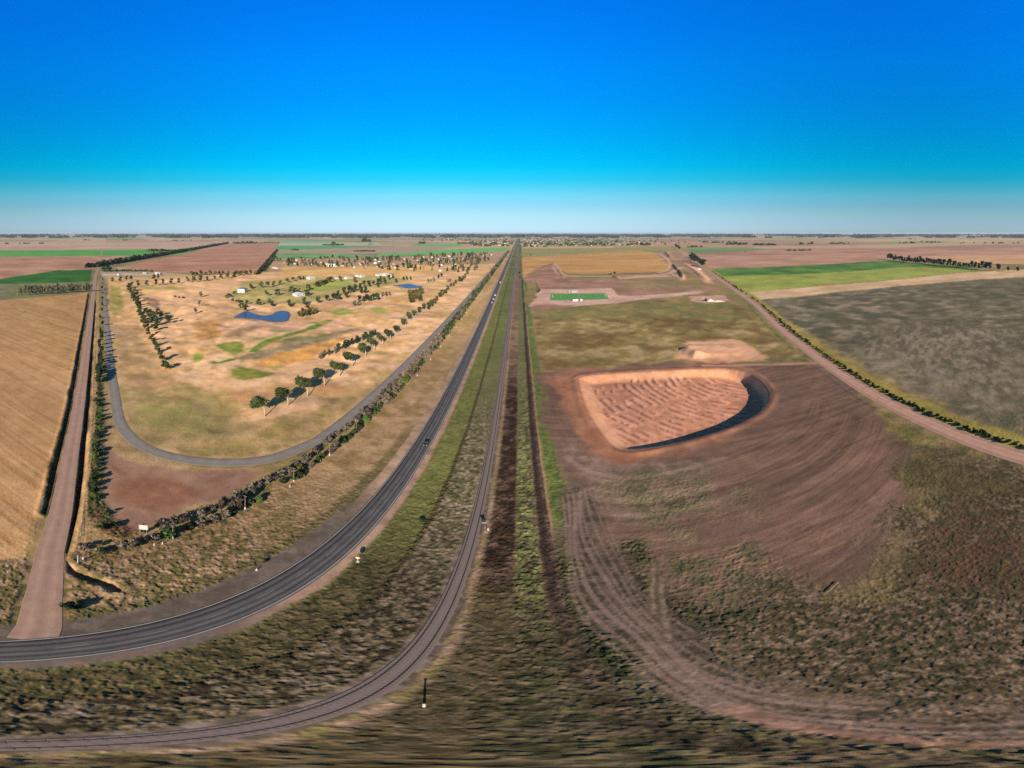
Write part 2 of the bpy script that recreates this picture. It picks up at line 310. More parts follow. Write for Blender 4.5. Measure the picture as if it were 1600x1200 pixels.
    region(GS((1180, 468.5), (1400, 448), (1530, 437), (1800, 420), (1800, 760), (1640, 720), (1520, 655), (1400, 595), (1290, 535)), ['665e46', '786e54', '5a5840', '94846e', '72684f', '625e44', '80725a'], 14, 137, 3, .5, k=1.5)
    region(GS((1330, 530), (1450, 505), (1600, 520), (1600, 660), (1480, 620), (1400, 575)), ['6e644e', '8e806c', '625c46', '84765f', '7a6e58'], 4, 237, 20, .4, k=1.6, ang=R(25), asp=2.5)
    RR = np.array(RIGHT_ROAD)
    rr2 = [(p[0] + 9.5, p[1] - 4.5) for p in RIGHT_ROAD[2:]]
    stroke(rr2, 6.2, ['9a8a44', 'a88a48', '8a7e40', '9c9048'], 7, 138, 2, .3)
    rl2 = [(p[0] - 11, p[1] + 5) for p in RIGHT_ROAD[2:]]
    stroke(rl2, 7.5, ['8c7c4c', '9a7f56', '6f6a40', '80743f'], 6, 139, 3, .3)
    # building ground in the middle distance
    region(GS((815, 388), (1062, 385.6), (1080, 393), (1000, 391), (900, 397), (816, 403)), ['8e8e50', '9a9458', 'a4905c'], 90, 140, 8)
    region(GS((815, 403), (880, 432), (817, 434)), ['c69a58', 'b88c52'], 20, 141, 5)
    region(GS((816, 403), (900, 396.5), (1000, 391), (1026, 396), (1041, 406), (1046, 416), (1034, 425), (960, 427), (886, 427), (860, 412), (838, 418), (817, 432)), ['c8985a', 'c4904e', 'b8904e', 'cea062'], 46, 142, 4, .15, ang=R(4), asp=5)
    region(GS((836, 420), (862, 414), (878, 433), (900, 437), (1140, 439), (1150, 452), (1060, 456), (970, 464), (950, 455), (846, 455), (838, 442), (820, 440), (820, 434)), ['a87e66', '9c745c', 'b08a70', '94745a'], 26, 143, 4, .1)
    region(GS((980, 438), (1140, 440), (1150, 449), (1060, 452), (970, 450)), ['98805a', 'a88a64', '8c7850'], 14, 144, 6, .15)
    stroke(smooth_line(GS((866, 414), (872, 424), (880, 430), (900, 431.5), (960, 431.5), (1040, 428), (1062, 419), (1100, 410)), 4), 9, ['d4a88e', 'cda088', 'bc9478'], 20, 145, 5)
    stroke(GS((972, 435), (1000, 432.5), (1040, 431)), 13, ['d6aa90', 'cca084'], 14, 146, 5)
    region(GS((1022, 395), (1060, 391), (1082, 404), (1110, 425), (1128, 440), (1106, 438), (1080, 428), (1064, 416), (1046, 414)), ['b08c6c', 'c49c7a', '9c7a5c', '8e8456'], 16, 147, 6)
    stroke(smooth_line(GS((1012, 394), (1030, 397), (1042, 404), (1047, 414), (1042, 422), (1030, 426)), 4), 5, ['d8ae8a', 'cca27e'], 12, 281, 4)
    stroke(smooth_line(GS((1040, 395), (1052, 393), (1066, 394), (1074, 400)), 4), 12, ['d6ac88', 'c89c78'], 14, 282, 8)
    stroke(smooth_line(GS((1024, 407), (1040, 404), (1056, 405), (1072, 406)), 4), 9, ['dab28e', 'd0a682'], 14, 283, 5)
    stroke(smooth_line(GS((1050, 428), (1062, 432), (1068, 437)), 4), 6, ['d4a888', 'c89c7c'], 12, 284, 4)
    stroke(GS((1072, 412), (1090, 422), (1100, 432), (1108, 442)), 9, ['dcae86', 'd4a27c'], 14, 148, 5)
    region(GS((842, 452), (955, 450), (967, 462), (1000, 462), (1095, 454), (1100, 458), (1000, 468), (958, 474), (880, 480), (826, 479), (834, 470)), ['d6ab94', 'caa08a', 'dab49c'], 16, 149, 2.5)
    region(GS((836, 476), (900, 477), (880, 482), (832, 484)), ['b08070', 'a87a68'], 16, 150, 4)
    region(GS((822, 455), (842, 452), (836, 470), (824, 476)), ['8c7c48', '9a8250'], 14, 151, 4, .2)
    region(GS((828, 484), (880, 481), (960, 474), (1050, 467), (1130, 462), (1140, 468), (1260, 562), (1190, 552), (1168, 531), (1080, 531), (1052, 549), (1030, 562), (846, 580)), ['8a7846', '9c8456', '7a663e', 'ab9266', '84703e', '927c4c', '7e603c'], 14, 152, 4, .45, k=1.5)
    region(GS((828, 484), (900, 480), (1000, 474), (1130, 464), (1160, 500), (1000, 492), (850, 500)), ['7d7a46', '8a7c48', '98844e'], 12, 153, 10, .4, k=2.0)
    region(GS((1078, 463), (1130, 461), (1142, 470), (1100, 474), (1080, 470)), ['d0a890', 'c49c82'], 8, 154, 3)
    # the bare earth ground and its tracks
    LOT = GS((838, 584), (1050, 562), (1110, 570), (1275, 566), (1330, 604), (1424, 690), (1418, 760), (1398, 850), (1340, 905), (1240, 945), (1080, 930), (940, 860), (892, 800), (866, 700), (846, 640))
    region(LOT, ['70584a', '7c6150', '866854', '745a48'], 2.6, 160, 4, .06, ang=R(-13), asp=16., k=2.0)
    region(GS((1040, 700), (1200, 650), (1290, 580), (1400, 690), (1360, 760), (1200, 830), (1080, 800)), ['7a5e4e', '846654', '705848'], 3.0, 161, 12, .04, ang=R(-13), asp=18., k=2.0)
    region(GS((880, 690), (1000, 715), (1120, 720), (1060, 790), (960, 830), (910, 780)), ['887060', '967c6a', '7a6652', '927462'], 4, 162, 6, .06, k=2.0)
    region(GS((945, 760), (1010, 740), (1100, 750), (1150, 800), (1060, 830), (960, 800)), ['7a6c50', '86705a', '6c6248'], 4, 163, 7, .3, k=2.0)
    region(GS((960, 850), (1005, 845), (1012, 885), (965, 880)), ['4f4e30', '5c5838', '46482c'], 2.2, 164, 2.2, .6)
    region(GS((1010, 860), (1160, 860), (1260, 900), (1240, 950), (1080, 940)), ['6a5e44', '786450', '5c583c', '80644e'], 2.4, 165, 5, .3, k=2.0)
    region(GS((852, 588), (905, 574), (1140, 562), (1210, 590), (1218, 622), (1195, 655), (1120, 690), (1050, 708), (975, 722), (945, 712), (905, 660)), ['946a54', '9e745c', '8c634e'], 8, 166, 4, .02)
    region(GS((858, 594), (905, 583), (930, 600), (975, 705), (1050, 697), (1040, 712), (968, 724), (925, 700), (880, 640)), ['a87456', 'b07c5e', '9e6c50'], 9, 167, 3, .02)
    region(GS((1056, 548), (1078, 534), (1158, 531), (1178, 546), (1198, 561), (1160, 566), (1100, 566), (1052, 558)), ['d8a27c', 'd09a74', 'dcaa86'], 9, 168, 3, .02)
    stroke(GS((1100, 572), (1180, 570), (1282, 566)), 2.2, ['c49478', 'b88a70'], 8, 169, 1.5)
    m = np.where((x > 20) & (x < 190) & (y > 95) & (y < 260))[0]
    s = sdist(PIT, x[m], y[m]); w = sstep(-.5, 1.5, s)
    q = w > 0; m = m[q]; w = w[q]; s = s[q]
    rows = (np.sin(1.25 * (np.hypot(x[m] - 172, y[m] - 205) + 3.5 * fbm(x[m], y[m], 26, 2, 77)) - .9) * .5 + .5) ** 2
    n = fbm(x[m], y[m], 6, 3, 78)
    t = np.clip(.68 + (n - .5) * .7 - rows * np.clip(n * 2.4 - .7, 0, 1) * .85 * sstep(4, 9, s), 0, 1)
    put(m, w, ['985e44', 'b87e60', 'd0987a', 'daa488'], t, 0.)
    wl = 1 - sstep(3, 12, s); put(m, w * wl * .7, ['d89e74', 'e0a880'], n)
    # drill rows that follow the outline of the excavation
    P = np.array(LOT); m = np.where((x > 20) & (x < 145) & (y > 36) & (y < 190))[0]
    s = sdist(PIT, x[m], y[m]); w = sstep(-2, 8, sdist(LOT, x[m], y[m])) * sstep(12, 22, -s); q = w > 0; m = m[q]; w = w[q]; s = s[q]
    an = np.arctan2(y[m] - 170, x[m] - 95) * 60
    ln_ = stretch(fbm(-s / 1.0, an / 34., 1.3, 3, 260), 1.9) * .6 + stretch(fbm(-s / 1.0, an / 22., 4.2, 2, 261), 1.8) * .4
    C[m] *= (1 + w[:, None] * ((.76 + .48 * ln_[:, None]) - 1))
    # dirt track winding in from behind, wheel ruts
    TR = smooth_line([G(900, 770), G(905, 810), G(912, 850), G(930, 900), G(960, 950), G(1010, 1000), G(1090, 1060), G(1200, 1098), G(1360, 1116), G(1560, 1122), (25, -10), (26, -60), (24, -200)], 6)
    stroke(TR, 5.2, ['5c4e40', '6c5c4e', '746254', '504536'], 1.8, 170, 3.8, .12, k=2.0)
    for k_, (o, wd_, kp) in enumerate(((-4.6, .35, .4), (-3.3, .4, .5), (-1.7, .5, .62), (-.4, .3, .42), (1.1, .5, .6), (2.3, .3, .45), (3.9, .35, .45), (5.6, .3, .35), (6.9, .3, .3))):
        ph = .7 * k_
        stroke([(p[0] + o + .8 * math.sin(i * .21 + ph), p[1] + o * .35 + .6 * math.sin(i * .17 + ph * 2)) for i, p in enumerate(TR)], wd_, ['927666', '9e8474'], 1.5, 171 + k_, .3, 0., keep=kp)
    TR2 = smooth_line([G(1150, 1010), G(1200, 1050), G(1270, 1085), G(1400, 1098), G(1560, 1102), (26, 2), (30, -40)], 5)
    TR3 = smooth_line([G(1160, 1108), G(1250, 1135), G(1360, 1152), G(1520, 1162), (14, -8), (12, -60)], 5)
    for L, hw, cl in ((TR2, 1.0, ['76604f', '826a5a', '66563f']), (TR3, .9, ['946e5c', 'a47e6c', '7c604c'])):
        stroke(L, hw, cl, 1.6, 172, .9, 0., keep=.8)
    for a, b, hw in ((G(1020, 880), G(1022, 958), .45), (G(1034, 905), G(1042, 1000), .5)):
        stroke([a, b], hw + .5, ['6a5844', '5e4e3c'], 1.2, 274, .8, 0., keep=.8); stroke([a, b], hw * .8, ['94806c', '7a6856', 'a08c78'], 1.0, 173, .45, 0., keep=.75, k=2.4)
    # weeds on the right
    region(GS((1424, 695), (1520, 700), (1760, 800), (1760, 1120), (1560, 1100), (1400, 1096), (1270, 1083), (1200, 1048), (1150, 1005), (1100, 950), (1240, 940), (1330, 905), (1400, 850), (1418, 760)), ['4a432e', '62523c', '3e3c28', '705e4a', '4e4834', '5a4836', '786654'], 1.0, 174, 8, .24, k=1.8)
    region(GS((1430, 720), (1500, 715), (1560, 780), (1480, 800), (1425, 790)), ['665c36', '5c5236', '50482f'], 2, 175, 8, .3)
    region(GS((1428, 860), (1520, 800), (1640, 860), (1560, 930), (1450, 920)), ['52402f', '5e4636', '4a442e'], 1.5, 176, 8, .28)
    for a, b in ((G(1418, 700), G(1405, 790)), (G(1405, 790), G(1372, 860)), (G(1395, 760), G(1340, 850)), (G(1340, 850), G(1250, 920)), (G(1250, 820), G(1120, 880))):
        stroke([a, b], .5, ['8e7260', '84685a'], 2, 177, .5, 0., keep=.4)
    # below the camera: matted dark weeds between railway and track
    m = np.where((np.hypot(x, y) < 80) & (x > -9) & (x < 12))[0]
    w = (1 - sstep(38, 74, r[m])) * sstep(-8.4, -7.0, u[m]) * (1 - sstep(7, 10.5, u[m]))
    put(m, w * .85, ['332c20', '4a3f34', '3e4024', '5a4c3e', '2c281a', '4c4c2e', '4e4034', '62523f'], nz(m, 1.0, 178, k=2.1), .3)

    for L, hw_ in (([(road_x(-600), -600), (road_x(6500), 6500)], 4.1), (LEFT_ROAD, 3.9), (RIGHT_ROAD, 5.9), (PATH, 3.4)):
        P = np.array(L); mm = np.where((x > P[:, 0].min() - 9) & (x < P[:, 0].max() + 9) & (y > P[:, 1].min() - 9) & (y < P[:, 1].max() + 9) & (V > 0))[0]
        V[mm] *= sstep(hw_ - .2, hw_ + 1.2, ldist(L, x[mm], y[mm]))
    C *= (.86 + .28 * n1[:, None]) * (.9 + .2 * n2[:, None])
    # --- height
    z = terrain(x, y)
    fade = np.clip(.8 / (sp * 1.5) - .35, 0, 1)
    tuft = np.clip((fbm(x, y, .8, 2, 201) - .4) * 1.9, 0, 1) + .5 * vnoise(x / .38, y / .38, 205) + .5 * np.clip(fbm(x, y, 3.2, 2, 207) - .5, 0, 1)
    z += V * .62 * tuft * fade
    # hold the verge of every carriageway level with it
    verts = np.stack([x, y, z], 1)
    ii = np.arange(nr - 1)[:, None] * nc; jj = np.arange(nc)[None, :]; j2 = (jj + 1) % nc
    quads = np.stack([ii + jj, ii + j2, ii + nc + j2, ii + nc + jj], -1).reshape(-1, 4)[:, ::-1]
    verts = np.vstack([verts, [[0, 0, 0]]])
    cap = np.stack([np.full(nc, N), (nr - 1) * nc + np.arange(nc), (nr - 1) * nc + (np.arange(nc) + 1) % nc], 1)[:, ::-1]
    C = np.vstack([C, C[-1:]]); V = np.append(V, V[-1])
    me = bpy.data.meshes.new('ground')
    nq, nt = len(quads), len(cap)
    me.vertices.add(len(verts)); me.vertices.foreach_set('co', verts.astype(np.float32).ravel())
    me.loops.add(nq * 4 + nt * 3); me.loops.foreach_set('vertex_index', np.concatenate([quads.ravel(), cap.ravel()]).astype(np.int32))
    me.polygons.add(nq + nt)
    ls = np.concatenate([np.arange(nq) * 4, nq * 4 + np.arange(nt) * 3]).astype(np.int32)
    me.polygons.foreach_set('loop_start', ls)
    me.polygons.foreach_set('use_smooth', np.ones(nq + nt, bool))
    me.update(calc_edges=True); me.validate()
    at = me.attributes.new('soil', 'FLOAT_COLOR', 'POINT')
    at.data.foreach_set('color', np.hstack([C, np.ones((len(C), 1))]).astype(np.float32).ravel())
    av = me.attributes.new('plants', 'FLOAT', 'POINT'); av.data.foreach_set('value', V.astype(np.float32))
    o = bpy.data.objects.new('ground', me); COL.objects.link(o); o['kind'] = 'structure'
    return o

# ------------------------------------------------------------------ materials
def mat(name):
    m = bpy.data.materials.new(name); m.use_nodes = True
    nt = m.node_tree; return m, nt, nt.nodes, nt.links, nt.nodes['Principled BSDF']
def n_math(N, L, op, a, b):
    q = N.new('ShaderNodeMath'); q.operation = op
    for i, v in enumerate((a, b)):
        if hasattr(v, 'links') or hasattr(v, 'node'): L.new(v, q.inputs[i])
        else: q.inputs[i].default_value = v
    return q.outputs[0]
def n_noise(N, L, scale, detail=3, coord=None, rough=.6):
    t = N.new('ShaderNodeTexNoise'); t.inputs['Scale'].default_value = scale; t.inputs['Detail'].default_value = detail; t.inputs['Roughness'].default_value = rough
    if coord is not None: L.new(coord, t.inputs['Vector'])
    return t.outputs['Fac']
def plain(name, color, rough=.8, var=.25, scale=3.0, metal=0., bump=0.):
    m, nt, N, L, B = mat(name)
    tc = N.new('ShaderNodeTexCoord'); f = n_noise(N, L, scale, 4, tc.outputs['Object'])
    mx = N.new('ShaderNodeMix'); mx.data_type = 'RGBA'
    c = np.array(color[:3]); mx.inputs['A'].default_value = (*np.clip(c * (1 - var), 0, 1), 1); mx.inputs['B'].default_value = (*np.clip(c * (1 + var), 0, .9), 1)
    L.new(f, mx.inputs['Factor']); L.new(mx.outputs['Result'], B.inputs['Base Color'])
    B.inputs['Roughness'].default_value = rough; B.inputs['Metallic'].default_value = metal
    B.inputs['Specular IOR Level'].default_value = .3
    if bump:
        b = N.new('ShaderNodeBump'); b.inputs['Strength'].default_value = bump; b.inputs['Distance'].default_value = .05; L.new(f, b.inputs['Height']); L.new(b.outputs[0], B.inputs['Normal'])
    return m
def ground_mat():
    m, nt, N, L, B = mat('soil_and_plants')
    a = N.new('ShaderNodeAttribute'); a.attribute_name = 'soil'
    p = N.new('ShaderNodeAttribute'); p.attribute_name = 'plants'
    g = N.new('ShaderNodeNewGeometry')
    f1 = n_noise(N, L, 1.5, 5, g.outputs['Position'], .8); f2 = n_noise(N, L, .16, 4, g.outputs['Position'], .65)
    s = n_math(N, L, 'ADD', n_math(N, L, 'MULTIPLY', p.outputs['Fac'], 3.0), 1.15)
    v1 = n_math(N, L, 'MULTIPLY', n_math(N, L, 'SUBTRACT', f1, .5), s)
    v2 = n_math(N, L, 'MULTIPLY', n_math(N, L, 'SUBTRACT', f2, .5), .7)
    v = n_math(N, L, 'MAXIMUM', n_math(N, L, 'ADD', n_math(N, L, 'ADD', v1, v2), 1.0), .3)
    vm = N.new('ShaderNodeVectorMath'); vm.operation = 'SCALE'; L.new(a.outputs['Color'], vm.inputs[0]); L.new(v, vm.inputs['Scale'])
    L.new(vm.outputs[0], B.inputs['Base Color'])
    B.inputs['Roughness'].default_value = .95; B.inputs['Specular IOR Level'].default_value = .08
    bp = N.new('ShaderNodeBump'); bp.inputs['Strength'].default_value = .55; bp.inputs['Distance'].default_value = .35
    L.new(n_math(N, L, 'MULTIPLY', f1, n_math(N, L, 'ADD', p.outputs['Fac'], .15)), bp.inputs['Height']); L.new(bp.outputs[0], B.inputs['Normal'])
    return m
def leaf_mat(name, dark, light):
    m, nt, N, L, B = mat(name)
    a = N.new('ShaderNodeAttribute'); a.attribute_name = 'tone'
    oi = N.new('ShaderNodeObjectInfo')
    mx = N.new('ShaderNodeMix'); mx.data_type = 'RGBA'; mx.inputs['A'].default_value = (*dark, 1); mx.inputs['B'].default_value = (*light, 1)
    L.new(a.outputs['Fac'], mx.inputs['Factor'])
    hs = N.new('ShaderNodeHueSaturation'); L.new(mx.outputs['Result'], hs.inputs['Color'])
    L.new(n_math(N, L, 'ADD', n_math(N, L, 'MULTIPLY', oi.outputs['Random'], .7), .65), hs.inputs['Value'])
    L.new(n_math(N, L, 'ADD', n_math(N, L, 'MULTIPLY', oi.outputs['Random'], .05), .475), hs.inputs['Hue'])
    L.new(hs.outputs[0], B.inputs['Base Color']); B.inputs['Roughness'].default_value = .75; B.inputs['Specular IOR Level'].default_value = .15
    return m
def asphalt_mat(name, base, streaks):
    """streaks: list of (lateral m, width m, factor) - wear along the carriageway"""
    m, nt, N, L, B = mat(name)
    a = N.new('ShaderNodeAttribute'); a.attribute_name = 'across'
    g = N.new('ShaderNodeNewGeometry')
    w = n_noise(N, L, .25, 3, g.outputs['Position']); fine = n_noise(N, L, 3.0, 4, g.outputs['Position'])
    acc = None
    lat = n_math(N, L, 'ADD', a.outputs['Fac'], n_math(N, L, 'MULTIPLY', n_math(N, L, 'SUBTRACT', w, .5), .35))
    for (c, wd, k) in streaks:
        d = n_math(N, L, 'DIVIDE', n_math(N, L, 'SUBTRACT', lat, c), wd)
        e = n_math(N, L, 'MULTIPLY', n_math(N, L, 'POWER', 2.718, n_math(N, L, 'MULTIPLY', n_math(N, L, 'MULTIPLY', d, d), -1.0)), k)
        acc = e if acc is None else n_math(N, L, 'ADD', acc, e)
    v = n_math(N, L, 'ADD', n_math(N, L, 'MULTIPLY', n_math(N, L, 'ADD', fine, w), .6), .4)
    if acc is not None: v = n_math(N, L, 'MULTIPLY', v, n_math(N, L, 'MAXIMUM', n_math(N, L, 'ADD', acc, 1.0), .15))
    vm = N.new('ShaderNodeVectorMath'); vm.operation = 'SCALE'; vm.inputs[0].default_value = base; L.new(v, vm.inputs['Scale'])
    L.new(vm.outputs[0], B.inputs['Base Color']); B.inputs['Roughness'].default_value = .85; B.inputs['Specular IOR Level'].default_value = .25
    return m

M = {}
M['ground'] = ground_mat()
M['asphalt'] = asphalt_mat('worn_asphalt', tuple(alb('5d5956')), [(-3.0, .5, -.72), (-2.15, .28, .18), (-1.45, .42, -.60), (-.55, .35, .05), (.35, .32, -.42), (1.1, .35, .30), (1.85, .38, -.48), (2.5, .28, .25), (2.95, .3, -.35), (3.6, .3, .2)])
M['lane'] = asphalt_mat('grey_lane_asphalt', tuple(alb('877e74')), [(-2.6, .5, -.3), (0, .8, .1)])
M['dirt'] = asphalt_mat('pale_dirt', tuple(alb('a48470')), [(-1.6, .6, .16), (1.4, .6, .16), (-4.2, .9, -.18), (4.2, .9, -.18), (0, .5, -.06)])
M['dirt2'] = asphalt_mat('pink_dirt', tuple(alb('b48c76')), [(-1.6, .6, .14), (1.4, .6, .14), (-3.6, .9, -.2), (3.6, .9, -.2)])
M['paint'] = plain('road_paint', alb('b8b0a4'), .7, .2, 1.0)
M['faded'] = plain('faded_paint', alb('8e877c'), .8, .2, 1.0)
M['ballast'] = plain('ballast_stone', alb('7e7068'), .9, .4, 4.0)
M['rail'] = plain('rail_steel', alb('463a36'), .6, .2, 1.0)
M['sleeper'] = plain('sleeper_wood', alb('74665e'), .9, .3, 2.0)
M['bark'] = plain('bark', alb('8a7a68'), .9, .3, 2.0)
M['palebark'] = plain('pale_bark', alb('bcae98'), .85, .15, 2.0)
M['twig'] = plain('grey_twigs', alb('6e6258'), .9, .25, 2.0)
M['leaf'] = leaf_mat('dark_leaves', tuple(alb('28331d')), tuple(alb('505c30')))
M['leaf_dark'] = leaf_mat('evergreen_leaves', tuple(alb('1e2a1c')), tuple(alb('3e4e2c')))
M['leaf_olive'] = leaf_mat('olive_leaves', tuple(alb('3f3c22')), tuple(alb('726a3a')))
M['leaf_green'] = leaf_mat('green_leaves', tuple(alb('2e431e')), tuple(alb('5f7638')))
M['leaf_bare'] = leaf_mat('bare_twigs', tuple(alb('4e443a')), tuple(alb('7c7064')))
M['leaf_pale'] = leaf_mat('pale_leaves', tuple(alb('5c5a40')), tuple(alb('9a9470')))
M['white'] = plain('white_paint', (.60, .58, .54), .6, .12, .6)
M['concrete'] = plain('pale_concrete', alb('cfc8ba'), .8, .12, 1.0)
M['cream'] = plain('cream_render', (.46, .39, .31), .8, .1, .5)
M['brickwall'] = plain('brick_wall', (.36, .20, .14), .85, .15, 2.0)
M['tile'] = plain('roof_tile', (.36, .19, .13), .8, .2, 1.5)
M['greyroof'] = plain('sheet_roof', (.34, .33, .33), .6, .12, .6)
M['darkroof'] = plain('dark_roof', (.16, .15, .15), .7, .2, .8)
M['glass'] = plain('window_glass', (.04, .05, .07), .1, .1, 1.0)
M['door'] = plain('door_wood', (.20, .12, .07), .6, .2, 3.0)
M['steel'] = plain('galvanised_steel', (.42, .42, .42), .45, .1, 2.0, .6)
M['dark'] = plain('dark_paint', (.03, .028, .026), .5, .2, 2.0)
M['red'] = plain('red_paint', (.45, .05, .04), .5, .1, 2.0)
M['yellow'] = plain('yellow_paint', (.62, .40, .04), .5, .1, 2.0)
M['blackcar'] = plain('black_car_paint', (.012, .013, .016), .25, .1, 1.0)
M['whitecar'] = plain('white_car_paint', (.75, .75, .75), .3, .04, 1.0)
M['silvercar'] = plain('silver_car_paint', (.45, .46, .48), .3, .04, 1.0, .4)
M['tyre'] = plain('tyre_rubber', (.02, .02, .02), .9, .2, 5.0)
M['lamp'] = plain('lamp_glass', (.7, .7, .66), .2, .05, 3.0)
M['taillamp'] = plain('tail_lamp', (.4, .02, .02), .3, .05, 3.0)
M['lawn'] = plain('pitch_turf', alb('5a9442'), .9, .3, .12)
M['whitesand'] = plain('white_sand', alb('e4d4c4'), .9, .15, .4)
def water_mat():
    m, nt, N, L, B = mat('pond_water')
    g = N.new('ShaderNodeNewGeometry'); f = n_noise(N, L, .8, 3, g.outputs['Position'])
    B.inputs['Base Color'].default_value = (*alb('4c5a80'), 1); B.inputs['Roughness'].default_value = .3; B.inputs['IOR'].default_value = 1.2
    b = N.new('ShaderNodeBump'); b.inputs['Strength'].default_value = .25; b.inputs['Distance'].default_value = .05; L.new(f, b.inputs['Height']); L.new(b.outputs[0], B.inputs['Normal'])
    return m
M['water'] = water_mat()

# ------------------------------------------------------------------ object helpers
def tag(o, label=None, cat=None, group=None, kind=None):
    if label: o['label'] = label
    if cat: o['category'] = cat
    if group: o['group'] = group
    if kind: o['kind'] = kind
    return o
def empty(name, loc, rz=0., label=None, cat=None, group=None, s=1.0):
    o = bpy.data.objects.new(name, None); COL.objects.link(o); o.empty_display_size = .5
    o.location = loc; o.rotation_euler = (0, 0, rz); o.scale = (s, s, s) if not hasattr(s, '__len__') else s
    return tag(o, label, cat, group)
def child(name, me, parent):
    o = bpy.data.objects.new(name, me); COL.objects.link(o); o.parent = parent; return o
def solo(name, me, loc=(0, 0, 0), rz=0., s=1.0):
    o = bpy.data.objects.new(name, me); COL.objects.link(o); o.location = loc; o.rotation_euler = (0, 0, rz); o.scale = (s, s, s) if not hasattr(s, '__len__') else s
    return o
def mesh_py(name, v, f, m, smooth=False):
    me = bpy.data.meshes.new(name); me.from_pydata([tuple(a) for a in v], [], [tuple(a) for a in f]); me.materials.append(m)
    if smooth: me.polygons.foreach_set('use_smooth', [True] * len(me.polygons))
    me.update(); return me
class MB:
    def __init__(s): s.v = []; s.f = []
    def box(s, cx, cy, cz, sx, sy, sz, rz=0.):
        b = len(s.v); c, q = math.cos(rz), math.sin(rz)
        for dz in (-.5, .5):
            for dx, dy in ((-.5, -.5), (.5, -.5), (.5, .5), (-.5, .5)):
                X, Y = dx * sx, dy * sy; s.v.append((cx + X * c - Y * q, cy + X * q + Y * c, cz + dz * sz))
        s.f += [(b + 3, b + 2, b + 1, b), (b + 4, b + 5, b + 6, b + 7)] + [(b + i, b + (i + 1) % 4, b + 4 + (i + 1) % 4, b + 4 + i) for i in range(4)]
        return s
    def tube(s, pts, rad, n=6):
        b = len(s.v); P = [Vector(p) for p in pts]
        for i, p in enumerate(P):
            d = (P[min(i + 1, len(P) - 1)] - P[max(i - 1, 0)]).normalized()
            a = d.cross(Vector((1, 0, 0)) if abs(d.x) < .8 else Vector((0, 1, 0))).normalized(); c = d.cross(a)
            r = rad[i] if hasattr(rad, '__len__') else rad
            for k in range(n):
                t = 2 * math.pi * k / n; s.v.append(tuple(p + a * (r * math.cos(t)) + c * (r * math.sin(t))))
        for i in range(len(P) - 1):
            for k in range(n):
                s.f.append((b + i * n + k, b + i * n + (k + 1) % n, b + (i + 1) * n + (k + 1) % n, b + (i + 1) * n + k))
        s.f += [tuple(b + k for k in range(n))[::-1], tuple(b + (len(P) - 1) * n + k for k in range(n))]
        return s
    def poly(s, pts):
        b = len(s.v); s.v += [tuple(p) for p in pts]; s.f.append(tuple(range(b, b + len(pts)))); return s
    def prism(s, prof, y0, y1):
        """closed profile of (x,z) swept along y"""
        b = len(s.v); n = len(prof)
        s.v += [(p[0], y0, p[1]) for p in prof] + [(p[0], y1, p[1]) for p in prof]
        s.f += [tuple(range(b, b + n)), tuple(range(b + 2 * n - 1, b + n - 1, -1))] + [(b + (i + 1) % n, b + i, b + n + i, b + n + (i + 1) % n) for i in range(n)]
        return s
    def mesh(s, name, m, smooth=False, bevel=0.):
        me = mesh_py(name, s.v, s.f, m, smooth)
        bm = bmesh.new(); bm.from_mesh(me); bmesh.ops.recalc_face_normals(bm, faces=bm.faces)
        if bevel: bmesh.ops.bevel(bm, geom=bm.edges[:], offset=bevel, segments=2, affect='EDGES', clamp_overlap=True)
        bm.to_mesh(me); bm.free(); return me
def ribbon(name, line, half, z, m, kind='structure', parent=None, thick=0.25):
    """strip along a line: a low slab whose top is at z; stores the distance across"""
    P = [Vector((p[0], p[1], 0)) for p in line]; v = []; f = []; ac = []
    lat = [-1, -.66, -.33, 0, .33, .66, 1]; nl = len(lat)
    for i, p in enumerate(P):
        d = (P[min(i + 1, len(P) - 1)] - P[max(i - 1, 0)]).normalized(); nrm = Vector((d.y, -d.x, 0))
        for k in lat: v.append(p + nrm * (k * half) + Vector((0, 0, z + .04 * (1 - abs(k))))); ac.append(k * half)
        for k in (-1, 1): v.append(p + nrm * (k * (half + .25)) - Vector((0, 0, thick))); ac.append(k * half)
    st = nl + 2
    for i in range(len(P) - 1):
        a = i * st; b = a + st
        for k in range(nl - 1): f.append((a + k, a + k + 1, b + k + 1, b + k))
        f.append((a + nl, a, b, b + nl)); f.append((a + nl - 1, a + nl + 1, b + nl + 1, b + nl - 1))
    me = mesh_py(name, v, f, m)
    at = me.attributes.new('across', 'FLOAT', 'POINT'); at.data.foreach_set('value', ac)
    o = bpy.data.objects.new(name, me); COL.objects.link(o)
    if parent: o.parent = parent
    elif kind: o['kind'] = kind
    return o
def subdiv(a, b, step):
    n = max(1, int(math.hypot(b[0] - a[0], b[1] - a[1]) / step)); return [(a[0] + (b[0] - a[0]) * i / n, a[1] + (b[1] - a[1]) * i / n) for i in range(n + 1)]

g = build_ground(); g.data.materials.append(M['ground'])

